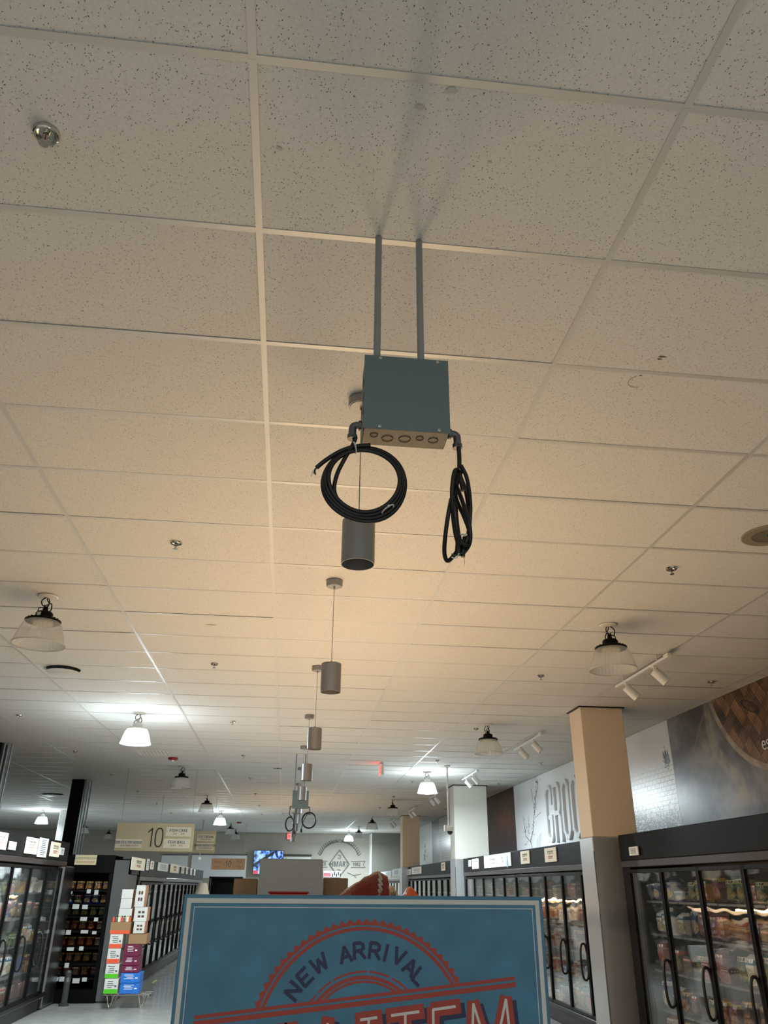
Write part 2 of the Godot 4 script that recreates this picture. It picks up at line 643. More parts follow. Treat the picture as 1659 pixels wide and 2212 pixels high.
func ceiling():
	var root = struct(Node3D.new())
	root.name = "ceiling"
	add_child(root)
	one_box("slab", Vector3(-4.6, 4.05, -14.8), Vector3(19.4, 0.1, 42.0), 0.0, M.slab, root)
	var k0 = -11
	var k1 = 4
	var r0 = -12
	var r1 = 56
	var fl = 0.0235
	# main runners in lengths of six rows
	for k in range(k0, k1 + 1):
		var x = GX + k * TW
		var r = r0
		while r < r1:
			var e = mini(r + 6, r1)
			var za = GZ - r * TD
			var zb = GZ - e * TD
			var m = MB.new()
			m.box(Vector3(x, CEIL + 0.0006, (za + zb) * 0.5), Vector3(fl, 0.0012, za - zb - 0.0006))
			m.box(Vector3(x, CEIL + 0.02, (za + zb) * 0.5), Vector3(0.002, 0.038, za - zb))
			obj("main_runner", m, M.grid_white, root)
			r = e
	# rank bays by how large they stand in view; the first 300 are single parts
	var bays = []
	for k in range(k0, k1 + 1):
		for r in range(r0, r1):
			var c = Vector3(GX + (k + 0.5) * TW, CEIL, GZ - (r + 0.5) * TD)
			var d = cam_basis.inverse() * (c - EYE)
			var seen = d.z < -0.3 and absf(d.x / d.z) * FOCAL < 1250.0 and absf(d.y / d.z) * FOCAL < 1500.0
			var left = k * TW + GX < 4.8
			bays.append([d.length() if seen else 500.0 + d.length(), k, r, left])
	bays.sort_custom(func(a, b): return a[0] < b[0])
	var tm = MB.new()
	tm.box(Vector3.ZERO, Vector3(TW - 0.006, 0.016, TD - 0.006), 0.0012)
	var tile_mesh = tm.mesh()
	var cm = MB.new()
	cm.box(Vector3.ZERO, Vector3(TW - fl, 0.0012, fl))
	var tee_mesh = cm.mesh()
	var rest_t = MB.new()
	var rest_c = MB.new()
	for i in bays.size():
		var k = bays[i][1]
		var r = bays[i][2]
		var x0 = GX + k * TW
		var x1 = minf(x0 + TW, 4.85)
		if x0 > 4.8:
			continue
		var zt = GZ - r * TD
		var c = Vector3((x0 + x1) * 0.5, CEIL + 0.0016 + 0.008 + rng.randf() * rng.randf() * 0.0045, zt - TD * 0.5)
		var full = x1 - x0 > TW - 0.001
		var cut = null
		for d in DISCS + [AIR]:
			if d[0] > x0 and d[0] < x1 and d[1] < zt and d[1] > zt - TD:
				cut = d
		if i < 300 or cut != null:
			var o
			if cut != null:
				obj("ceiling_tile", tile_with_hole(c, Vector3(TW - 0.006, 0.016, TD - 0.006), cut[0], cut[1], cut[2]), M.ceiling_tile, root)
			elif full:
				o = inst("ceiling_tile", tile_mesh, M.ceiling_tile, root)
				o.position = c
				o.rotation = Vector3(rng.randf_range(-1, 1) * 0.0018, 0, rng.randf_range(-1, 1) * 0.0009)
			else:
				one_box("ceiling_tile", c, Vector3(x1 - x0 - 0.006, 0.016, TD - 0.006), 0.0012, M.ceiling_tile, root)
			var cc = Vector3((x0 + x1) * 0.5, CEIL + 0.0006 + 0.0003, zt)
			if full:
				o = inst("cross_tee", tee_mesh, M.grid_white, root)
				o.position = cc
			else:
				one_box("cross_tee", cc, Vector3(x1 - x0 - fl, 0.0012, fl), 0.0, M.grid_white, root)
		else:
			rest_t.box(c, Vector3(x1 - x0 - 0.006, 0.016, TD - 0.006))
			rest_c.box(Vector3((x0 + x1) * 0.5, CEIL + 0.0009, zt), Vector3(x1 - x0 - fl, 0.0012, fl))
	obj("distant_ceiling_tiles", rest_t, M.ceiling_tile, root).set_meta("kind", "stuff")
	obj("distant_cross_tees", rest_c, M.grid_white, root).set_meta("kind", "stuff")
	# wall angle along the freezer wall
	one_box("wall_angle", Vector3(4.838, CEIL - 0.001, -14.8), Vector3(0.024, 0.003, 41.0), 0.0, M.grid_white, root)
	# marks and stains with an outline of their own
	var marks = [[1430, 771, 0.020, 0.007, "stain_brown"], [1424, 776, 0.012, 0.006, "stain_brown"], [1384, 812, 0.010, 0.004, "stain_brown"],
		[603, 321, 0.012, 0.008, "dirt_grey"], [975, 196, 0.022, 0.012, "dirt_grey"], [905, 232, 0.018, 0.010, "dirt_grey"], [1058, 352, 0.010, 0.005, "dirt_grey"], [455, 1350, 0.05, 0.02, "stain_tan"]]
	for a in marks:
		var p = on_y(a[0], a[1])
		var poly = PackedVector2Array()
		for j in 14:
			var rr = rng.randf_range(0.55, 1.1)
			poly.append(Vector2(cos(TAU * j / 14) * a[2] * rr, sin(TAU * j / 14) * a[3] * rr))
		var m = MB.new()
		m.plate(poly, 0, 0.0002, false)
		var o = obj("stain", m, M[a[4]], root)
		o.transform = Transform3D(Basis(Vector3.RIGHT, PI / 2), Vector3(p.x, CEIL + 0.0008, p.z))
	# drip ring
	var ring = MB.new()
	var pc = on_y(1378, 825)
	for j in 9:
		var a0 = 2.2 + j * 0.33
		var a1 = a0 + 0.36
		var rr = 0.042
		ring.stroke([Vector2(cos(a0), sin(a0)) * rr, Vector2(cos(a1), sin(a1)) * rr], 0.004, 0, 0.0002)
	obj("stain", ring, M.stain_tan, root).transform = Transform3D(Basis(Vector3.RIGHT, PI / 2), Vector3(pc.x, CEIL + 0.0008, pc.z))

# ------------------------------------------------------------------ printed wall graphics
func seg_dist(p, pts):
	var best = 1e9
	for i in pts.size() - 1:
		var a = pts[i]
		var b = pts[i + 1]
		var h = clampf((p - a).dot(b - a) / (b - a).length_squared(), 0.0, 1.0)
		best = minf(best, p.distance_to(a + (b - a) * h))
	return best

func mural_plate_print():
	var W = 768
	var H = 288
	var f = FastNoiseLite.new()
	f.seed = 4
	f.frequency = 0.9
	var im = Image.create(W, H, false, Image.FORMAT_RGB8)
	var arc = [Vector2(-8.86, 3.5), Vector2(-9.08, 3.31), Vector2(-9.26, 3.12), Vector2(-9.36, 2.95), Vector2(-9.38, 2.7)]
	var band = [Vector2(-8.8, 3.6), Vector2(-8.82, 3.27), Vector2(-8.76, 3.05), Vector2(-8.57, 2.84), Vector2(-8.35, 2.65), Vector2(-8.34, 2.5), Vector2(-8.56, 2.33)]
	var cen = Vector2(-7.46, 4.0)
	for j in H:
		for i in W:
			var p = Vector2(-9.85 + 4.0 * i / W, 3.59 - 1.49 * j / H)
			var n1 = f.get_noise_2d(p.x * 1.2, p.y * 1.6)
			var n2 = f.get_noise_2d(p.x * 5.0 + 9.0, p.y * 4.0)
			var c = Color(0.30, 0.285, 0.30).lerp(Color(0.56, 0.56, 0.56), clampf(0.45 + n1 * 1.3 + (3.0 - p.y) * 0.5, 0, 1))
			c = c.lerp(Color(0.38, 0.32, 0.30), clampf((p.x + 8.5) * 0.6 + n2 * 0.3, 0, 0.8))
			var da = seg_dist(p, arc)
			if da < 0.03:
				c = c.lerp(Color(0.58, 0.49, 0.46), 0.6 * (1.0 - da / 0.03))
			var db = seg_dist(p, band)
			var wid = 0.09 + (3.6 - p.y) * 0.05
			if db < wid:
				c = c.lerp(Color(0.62, 0.58, 0.51), 0.8 * smoothstep(wid, wid * 0.35, db) * clampf(0.75 + n2, 0.2, 1.0))
			var r = p.distance_to(cen)
			if r < 1.345 and r > 1.275:
				c = Color(0.66, 0.60, 0.52).lerp(Color(0.50, 0.45, 0.40), clampf(0.5 + n2, 0, 1))
			elif r <= 1.275:
				# herringbone strips of the serving board
				var q = Vector2(p.x * 0.8 + p.y * 0.6, p.y * 0.8 - p.x * 0.6) * 7.0
				var cell = int(floor(q.x)) + int(floor(q.y))
				var along = q.x if posmod(cell, 2) == 0 else q.y
				var tone = 0.42 + 0.12 * sin(floor(q.x) * 3.7 + floor(q.y) * 5.1) + 0.06 * sin(along * 23.0) + n2 * 0.2
				c = Color(0.70, 0.52, 0.37) * tone * 1.3
				if minf(fposmod(q.x, 1.0), fposmod(q.y, 1.0)) < 0.04:
					c = c * 0.6
				var knot = Vector2((p.x + 7.9) / 0.17, (p.y - 3.37 + (p.x + 7.9) * 0.45) / 0.06).length()
				if knot < 1.0:
					c = c * (0.45 if knot > 0.7 else 0.75)
			im.set_pixel(i, j, c)
	return im

func ink_line(im, pts, w, col, z0, y1, sx, sy):
	for i in pts.size() - 1:
		var a = pts[i]
		var b = pts[i + 1]
		var steps = int(a.distance_to(b) / 0.006) + 1
		for s in steps + 1:
			var p = a.lerp(b, float(s) / steps)
			dab(im, p, w, col, z0, y1, sx, sy)

func dab(im, p, w, col, z0, y1, sx, sy):
	var px = int((p.x - z0) * sx)
	var py = int((y1 - p.y) * sy)
	var rx = maxi(1, int(w * sx))
	var ry = maxi(1, int(w * sy))
	for j in range(-ry, ry + 1):
		for i in range(-rx, rx + 1):
			if Vector2(float(i) / rx, float(j) / ry).length() <= 1.05 and px + i >= 0 and py + j >= 0 and px + i < im.get_width() and py + j < im.get_height():
				im.set_pixel(px + i, py + j, col)

func white_panel_print():
	var W = 2048
	var H = 384
	var z0 = -17.46
	var y1 = 3.59
	var sx = W / 7.61
	var sy = H / 1.49
	var r = RandomNumberGenerator.new()
	r.seed = 31
	var im = Image.create(W, H, false, Image.FORMAT_RGB8)
	im.fill(Color(0.88, 0.885, 0.89))
	# plum branch with small red flowers
	var brown = Color(0.20, 0.15, 0.15)
	var main = [Vector2(-16.3, 2.25), Vector2(-16.42, 2.45), Vector2(-16.2, 2.62), Vector2(-16.05, 2.9), Vector2(-15.95, 3.02), Vector2(-15.9, 3.2), Vector2(-15.75, 3.35), Vector2(-15.66, 3.52)]
	ink_line(im, main, 0.014, brown, z0, y1, sx, sy)
	ink_line(im, [Vector2(-16.4, 2.42), Vector2(-16.75, 2.55), Vector2(-16.8, 2.75), Vector2(-16.85, 2.95)], 0.010, brown, z0, y1, sx, sy)
	ink_line(im, [Vector2(-16.6, 2.52), Vector2(-16.5, 2.7), Vector2(-16.45, 2.9)], 0.008, brown, z0, y1, sx, sy)
	ink_line(im, [Vector2(-16.02, 2.95), Vector2(-16.1, 3.25), Vector2(-16.15, 3.42)], 0.008, brown, z0, y1, sx, sy)
	ink_line(im, [Vector2(-15.98, 2.85), Vector2(-15.6, 2.92)], 0.006, brown, z0, y1, sx, sy)
	for k in 70:
		var p = main[1 + r.randi() % 7].lerp(main[1 + r.randi() % 7], 0.15)
		if k % 3 == 0:
			p = Vector2(r.randf_range(-16.85, -16.4), r.randf_range(2.42, 2.85))
		dab(im, p + Vector2(r.randfn(0, 0.06), r.randfn(0, 0.04)), r.randf_range(0.008, 0.022), [Color(0.25, 0.12, 0.12), Color(0.36, 0.16, 0.14), Color(0.16, 0.14, 0.15)][k % 3], z0, y1, sx, sy)
	for k in 5:
		ink_line(im, [Vector2(-16.1 + k * 0.06, 2.22), Vector2(-16.0 + k * 0.09, 2.45 + 0.03 * k)], 0.005 + 0.004 * (k % 2), Color(0.30, 0.32, 0.33), z0, y1, sx, sy)
	# picture of white painted brickwork with ink plants in front
	for j in 16:
		var yy = 2.28 + j * 0.058
		var fade = clampf((3.10 - yy) * 4.0, 0.0, 1.0)
		if fade <= 0.0:
			continue
		for i in 14:
			var zz = -11.45 + i * 0.125 + (0.0625 if j % 2 == 0 else 0.0)
			if zz > -9.9:
				continue
			var g = Color(0.88, 0.885, 0.89).lerp(Color(0.36, 0.37, 0.39), fade * r.randf_range(0.6, 1.0))
			ink_line(im, [Vector2(zz, yy), Vector2(minf(zz + 0.12, -9.86), yy)], 0.003, g, z0, y1, sx, sy)
			ink_line(im, [Vector2(zz, yy), Vector2(zz, yy + 0.055)], 0.003, g, z0, y1, sx, sy)
	for k in 420:
		var p = Vector2(r.randf_range(-11.3, -9.88), 2.28 + absf(r.randfn(0, 0.14)))
		var dirn = Vector2(r.randfn(0, 0.05), r.randf_range(-0.02, 0.06))
		ink_line(im, [p, p + dirn], r.randf_range(0.003, 0.012), Color(0.15, 0.15, 0.17).lerp(Color(0.5, 0.5, 0.52), r.randf()), z0, y1, sx, sy)
	for k in 90:
		var a = Vector2(-9.93, 3.0)
		var p = Vector2(-10.02 + r.randfn(0, 0.05), 3.13 + r.randfn(0, 0.06))
		ink_line(im, [p, p.lerp(a, 0.25)], 0.004, Color(0.2, 0.2, 0.22), z0, y1, sx, sy)
	return im

func food_print():
	var im = Image.create(256, 160, false, Image.FORMAT_RGB8)
	var f = FastNoiseLite.new()
	f.seed = 8
	f.frequency = 0.035
	for j in 160:
		for i in 256:
			var p = Vector2(-20.9 + 3.44 * i / 256.0, 3.59 - 1.49 * j / 160.0)
			var c = Color(0.17, 0.105, 0.085)
			var q = Vector2((p.x + 18.45) / 0.85, (p.y - 3.0) / 0.36).length()
			var n1 = f.get_noise_2d(i * 2.2, j * 0.7)
			c = c.lerp(Color(0.52, 0.25, 0.08), clampf(1.25 - q + n1 * 0.9, 0, 1))
			c = c.lerp(Color(0.30, 0.13, 0.08), clampf(n1 * 1.2, 0, 0.8))
			im.set_pixel(i, j, c)
	return im

func brick_print(W, H, zw):
	var im = Image.create(W, H, false, Image.FORMAT_RGB8)
	im.fill(Color(0.74, 0.74, 0.74))
	var bw = int(0.25 / zw * W)
	var bh = int(0.08 / 1.49 * H)
	for j in range(0, H, bh):
		im.fill_rect(Rect2i(0, j, W, 1), Color(0.5, 0.5, 0.5))
		for i in range((bw / 2) if (j / bh) % 2 == 0 else 0, W, bw):
			im.fill_rect(Rect2i(i, j, 1, bh), Color(0.55, 0.55, 0.55))
	return im

func panel(called, label, category, za, zb, im, rough, y0 = 2.1):
	var m = mat("print_" + called + str(int(za * 10)), Color.WHITE, rough)
	if im is Image:
		m.albedo_texture = tex(im)
	else:
		m.albedo_color = im
	var c = Vector3(4.84, (y0 + 3.59) * 0.5, (za + zb) * 0.5)
	var o = thing(called, label, category, Vector3(4.84, y0, c.z))
	one_box("printed_sheet", Vector3(0, (3.59 - y0) * 0.5, 0), Vector3(0.02, 3.59 - y0, absf(zb - za) - 0.004), 0.0, m, o)
	return o

func wall_graphics():
	var p = panel("wall_mural", "large wall mural of a round wooden serving board with pale rim on dark grey", "mural", -9.85, -5.85, mural_plate_print(), 0.28)
	text("lettering", "es", 0.12, M.letter_white, p, Vector3(-0.012, 0.86, 0.11), Basis(Vector3.UP, -PI / 2), false)
	panel("wall_mural", "plain dark brown wall panel beside the wooden serving board mural", "mural", -5.85, -1.0, Color(0.25, 0.19, 0.15), 0.4)
	var w = panel("wall_panel", "long white wall panel with plum branch, white brick picture and raised grocery lettering", "wall panel", -17.46, -9.85, white_panel_print(), 0.3)
	# raised lettering GROCERY, tall rounded strokes
	var hgt = 0.96
	var letters = {
		"G": [[Vector2(0.9, 0.68), Vector2(0.9, 0.86), Vector2(0.7, 0.97), Vector2(0.35, 0.97), Vector2(0.12, 0.86), Vector2(0.1, 0.5), Vector2(0.12, 0.14), Vector2(0.35, 0.03), Vector2(0.7, 0.03), Vector2(0.9, 0.14), Vector2(0.9, 0.42), Vector2(0.55, 0.42)]],
		"R": [[Vector2(0.1, 0.0), Vector2(0.1, 0.97), Vector2(0.65, 0.97), Vector2(0.88, 0.86), Vector2(0.88, 0.58), Vector2(0.68, 0.47), Vector2(0.1, 0.47)], [Vector2(0.68, 0.47), Vector2(0.9, 0.36), Vector2(0.9, 0.0)]],
		"O": [[Vector2(0.1, 0.5), Vector2(0.12, 0.86), Vector2(0.35, 0.97), Vector2(0.65, 0.97), Vector2(0.88, 0.86), Vector2(0.9, 0.5), Vector2(0.88, 0.14), Vector2(0.65, 0.03), Vector2(0.35, 0.03), Vector2(0.12, 0.14), Vector2(0.1, 0.5)]],
		"C": [[Vector2(0.9, 0.68), Vector2(0.9, 0.86), Vector2(0.65, 0.97), Vector2(0.35, 0.97), Vector2(0.12, 0.86), Vector2(0.1, 0.5), Vector2(0.12, 0.14), Vector2(0.35, 0.03), Vector2(0.65, 0.03), Vector2(0.9, 0.14), Vector2(0.9, 0.32)]],
		"E": [[Vector2(0.9, 0.97), Vector2(0.1, 0.97), Vector2(0.1, 0.03), Vector2(0.9, 0.03)], [Vector2(0.1, 0.5), Vector2(0.75, 0.5)]],
		"Y": [[Vector2(0.1, 1.0), Vector2(0.5, 0.5), Vector2(0.9, 1.0)], [Vector2(0.5, 0.5), Vector2(0.5, 0.0)]]}
	var word = "GROCERY"
	for i in word.length():
		var m = MB.new()
		for s in letters[word[i]]:
			var pts = []
			for q in s:
				pts.append(Vector2(q.x * 0.40, q.y * hgt))
			m.stroke(pts, 0.078, 0, 0.045, true)
		var o = obj("raised_letter", m, M.letter_white, w)
		o.transform = Transform3D(Basis(Vector3.UP, -PI / 2), Vector3(-0.01, 2.37 - 2.1, -15.18 + i * 0.485 + 13.655))
	panel("wall_mural", "dark brown wall mural of orange fried food beside the white lettering panel", "mural", -20.9, -17.46, food_print(), 0.3)
	panel("wall_panel", "white wall panel printed with painted brickwork behind the pale column", "wall panel", -26.68, -20.9, brick_print(512, 160, 5.78), 0.2)
	panel("wall_panel", "narrow slate blue wall panel between two white panels", "wall panel", -28.0, -26.68, Color(0.22, 0.235, 0.26), 0.25)
	var q = panel("wall_panel", "white wall panel with a black brush calligraphy mark", "wall panel", -33.8, -28.0, Color(0.74, 0.73, 0.70), 0.4)
	var bm = MB.new()
	var r = RandomNumberGenerator.new()
	r.seed = 3
	for k in 9:
		var a = Vector2(r.randf_range(-0.35, 0.35), r.randf_range(-0.22, 0.22))
		bm.stroke([a, a + Vector2(r.randf_range(-0.2, 0.2), r.randf_range(-0.14, 0.14))], r.randf_range(0.03, 0.07), 0, 0.002)
	obj("brush_mark", bm, M.ink_black, q).transform = Transform3D(Basis(Vector3.UP, -PI / 2), Vector3(-0.011, 0.58, 1.5))

func columns():
	var specs = [
		["column", "wide tan square column with grey steel lower cladding between two freezer rows", 3.44, 3.97, -9.22, -9.62, "tan_paint"],
		["column", "pale square column with grey steel lower cladding beside the hanging camera", 3.50, 4.22, -17.45, -17.95, "pale_paint"],
		["column", "distant tan square column with grey steel lower cladding", 3.50, 4.03, -25.6, -26.1, "tan_paint"]]
	for s in specs:
		var o = thing(s[0], s[1], "column", Vector3((s[2] + s[3]) * 0.5, 0, (s[4] + s[5]) * 0.5))
		var w = s[3] - s[2]
		var d = s[4] - s[5]
		one_box("shaft", Vector3(0, (2.13 + CEIL) * 0.5, 0), Vector3(w, CEIL - 2.13, d), 0.006, M[s[6]], o)
		one_box("steel_cladding", Vector3(0, 1.065, 0), Vector3(w + 0.03, 2.13, d + 0.03), 0.008, M.brushed_steel, o)
		one_box("top_collar", Vector3(0, CEIL - 0.006, 0), Vector3(w + 0.05, 0.010, d + 0.05), 0.002, M.black_metal, o)
		one_box("corner_guard", Vector3(-w * 0.5 - 0.012, 1.0, d * 0.5 + 0.012), Vector3(0.012, 1.96, 0.012), 0.002, M.steel, o)
	# black columns with grey pipes in the unlit part of the shop
	for a in [[-4.42, -18.1, "black column with grey pipes rising behind the snack cooler"], [-4.62, -13.35, "black column with grey pipes rising behind the freezer with beige signs"]]:
		var o = thing("service_column", a[2], "column", Vector3(a[0], 0, a[1]))
		one_box("shaft", Vector3(-0.05, CEIL * 0.5, 0), Vector3(0.26, CEIL - 0.002, 0.3), 0.005, M.black_metal, o)
		for k in 3:
			var m = MB.new()
			m.lathe(Vector3(0.11 + k * 0.048, 0, 0.10 - k * 0.03), [Vector2(0.016, 0.02), Vector2(0.016, CEIL - 0.002)], 12)
			obj("pipe", m, M.conduit, o)
		one_box("base", Vector3(0, 0.1, 0), Vector3(0.46, 0.2, 0.36), 0.004, M.black_metal, o)
	var o = thing("column", "white square column lit by a lamp in the far dark part", "column", Vector3(-6.73, 0, -26.1))
	one_box("shaft", Vector3(0, CEIL * 0.5, 0), Vector3(0.24, CEIL - 0.002, 0.24), 0.004, M.paper_white, o)
	one_box("base", Vector3(0, 0.08, 0), Vector3(0.3, 0.16, 0.3), 0.004, M.paper_white, o)

# ------------------------------------------------------------------ packages
var bag_meshes = []
var carton_mesh
var tub_mesh
const KINDS = ["red and yellow", "cream and red", "mustard yellow", "dark green", "orange", "navy blue", "pink", "brown", "white and blue", "charcoal grey"]

func make_bag(seed_value):
	var f = FastNoiseLite.new()
	f.seed = seed_value
	f.frequency = 1.3
	var m = MB.new()
	var N = 8
	for side in [1.0, -1.0]:
		var pt = func(i, j):
			var u = float(i) / N * 2.0 - 1.0
			var w = float(j) / N * 2.0 - 1.0
			var t = sqrt(maxf(0.0, (1.0 - u * u * u * u) * (1.0 - pow(absf(w), 5.0))))
			t *= 1.0 + 0.35 * f.get_noise_3d(u * 1.5, w * 1.5, side * 3.0)
			var sx = 1.0 - 0.06 * (1.0 - absf(w)) + 0.03 * f.get_noise_2d(w * 4.0, side)
			return Vector3(u * 0.5 * sx, 0.5 + w * 0.5, side * t * 0.5)
		for j in N:
			for i in N:
				var a = pt.call(i, j); var b = pt.call(i + 1, j); var c = pt.call(i + 1, j + 1); var d = pt.call(i, j + 1)
				var nn = (c - a).cross(d - b)
				if nn.length() < 1e-9:
					nn = Vector3(0, 0, side)
				if nn.z * side < 0.0:
					nn = -nn
				m.quad(a, b, c, d, nn.normalized(), [Vector2(float(i) / N, 1 - float(j) / N), Vector2(float(i + 1) / N, 1 - float(j) / N), Vector2(float(i + 1) / N, 1 - float(j + 1) / N), Vector2(float(i) / N, 1 - float(j + 1) / N)])
	return m.mesh()

func package_meshes():
	if bag_meshes.size() > 0:
		return
	for k in 4:
		bag_meshes.append(make_bag(40 + k))
	var m = MB.new()
	m.box(Vector3(0, 0.5, 0), Vector3.ONE, 0.015)
	carton_mesh = m.mesh()
	m = MB.new()
	m.lathe(Vector3.ZERO, [Vector2(0, 0), Vector2(0.4, 0), Vector2(0.5, 0.85), Vector2(0.52, 0.85), Vector2(0.52, 1.0), Vector2(0, 1.0)], 14)
	tub_mesh = m.mesh()

func package(kind, print_id, at, size, turn, where, group, lean = 0.0):
	package_meshes()
	var called = ["frozen_food_bag", "frozen_food_carton", "food_tub"][kind]
	var mesh = [bag_meshes[print_id % 4], carton_mesh, tub_mesh][kind]
	var o = inst(called, mesh, M["package_print_%d" % print_id])
	o.transform = Transform3D(Basis(Vector3.UP, turn) * Basis(Vector3.RIGHT, lean) * Basis.from_scale(size), at)
	tag(o, KINDS[print_id] + [" plastic food bag ", " cardboard food carton ", " lidded food tub "][kind] + where, ["bag", "carton", "tub"][kind], group)
	return o

# ------------------------------------------------------------------ unseen island freezers behind the board, warm bars lighting the ceiling
func islands():
	var L = 2.5
	var CX = 0.38
	for u in 6:
		var z = [-4.5, -7.05, -9.6, -12.15, -20.6, -23.15][u]
		var power = [1.0, 1.0, 0.4, 0.4, 0.45, 0.45][u]
		var proto = thing("unseen_island_freezer", "unseen open island freezer with two warm light bars, hidden behind the new arrival board", "freezer", Vector3(CX, 0, z), 0.0, "unseen island freezers hidden behind the board")
		if proto:
			var m = MB.new()
			m.box(Vector3(0, 0.06, 0), Vector3(0.9, 0.12, L - 0.1))
			obj("kick_plate", m, M.kick_grey, proto)
			m = MB.new()
			for s in [-1.0, 1.0]:
				m.box(Vector3(s * 0.465, 0.47, 0), Vector3(0.05, 0.7, L), 0.008)
				m.box(Vector3(0, 0.47, s * (L * 0.5 - 0.03)), Vector3(0.88, 0.7, 0.06), 0.008)
			m.box(Vector3(0, 0.3, 0), Vector3(0.88, 0.3, L - 0.12))
			obj("tub", m, M.case_white, proto)
			one_box("tier_shelf", Vector3(0, 0.92, 0), Vector3(0.5, 0.02, L - 0.2), 0.002, M.shelf_wire, proto)
			for s in [-1.0, 1.0]:
				one_box("bumper_rail", Vector3(s * 0.496, 0.55, 0), Vector3(0.012, 0.07, L), 0.003, M.black_plastic, proto)
				one_box("post", Vector3(0, 0.68, s * (L * 0.5 - 0.09)), Vector3(0.05, 0.46, 0.05), 0.004, M.black_metal, proto)
				for t in [-1.0, 1.0]:
					one_box("lamp_post", Vector3(t * 0.42, 1.05, s * (L * 0.5 - 0.06)), Vector3(0.03, 0.49, 0.03), 0.003, M.black_metal, proto)
				one_box("unseen_light_bar", Vector3(s * 0.42, 1.31, 0), Vector3(0.10, 0.04, L - 0.04), 0.006, M.light_bar_warm, proto)
				lamp_area(proto, Vector3(s * 0.42, 1.334, 0), Basis(Vector3.RIGHT, PI / 2), Vector2(0.1, L - 0.04), WARM, E_BAR_UP * power)
				lamp_area(proto, Vector3(s * 0.42 - s * 0.054, 1.31, 0), Basis(Vector3.UP, s * PI / 2) * Basis(Vector3.RIGHT, -0.6), Vector2(L - 0.04, 0.04), WARM, E_BAR_IN * power)
				lamp_area(proto, Vector3(s * 0.42 + s * 0.054, 1.31, 0), Basis(Vector3.UP, -s * PI / 2) * Basis(Vector3.RIGHT, -0.35), Vector2(L - 0.04, 0.04), WARM, E_BAR_SIDE * power)
		for s in [-1.0, 1.0]:
			var zz = z - L * 0.5 + 0.22
			while true:
				var w = rng.randf_range(0.2, 0.3)
				if zz + w > z + L * 0.5 - 0.16:
					break
				var kind = 1 if rng.randf() < 0.5 else 0
				package(kind, [1, 4, 8, 6, 1, 2, 8, 0][rng.randi() % 8], Vector3(CX + s * 0.13, 0.931, zz + w * 0.5), Vector3(w - 0.02, rng.randf_range(0.2, 0.3), 0.12), s * PI / 2, "on the tier of an unseen island freezer", "packages on the island freezer tiers")
				package(0, rng.randi() % 10, Vector3(CX + s * 0.31, 0.453, zz + w * 0.5), Vector3(w - 0.015, 0.26, 0.12), s * PI / 2, "standing in the tub of an unseen island freezer", "packages in the island freezer tubs")
				zz += w

# ------------------------------------------------------------------ glass door freezers
func handle_mesh():
	var m = MB.new()
	var pts = []
	for k in 28:
		var a = TAU * k / 28
		var y = signf(sin(a)) * pow(absf(sin(a)), 0.75) * 0.19
		var z = 0.052 + signf(cos(a)) * pow(absf(cos(a)), 0.75) * 0.042
		pts.append(Vector3(0, y, z))
	m.tube(pts, 0.013, 8, true)
	return m.mesh()

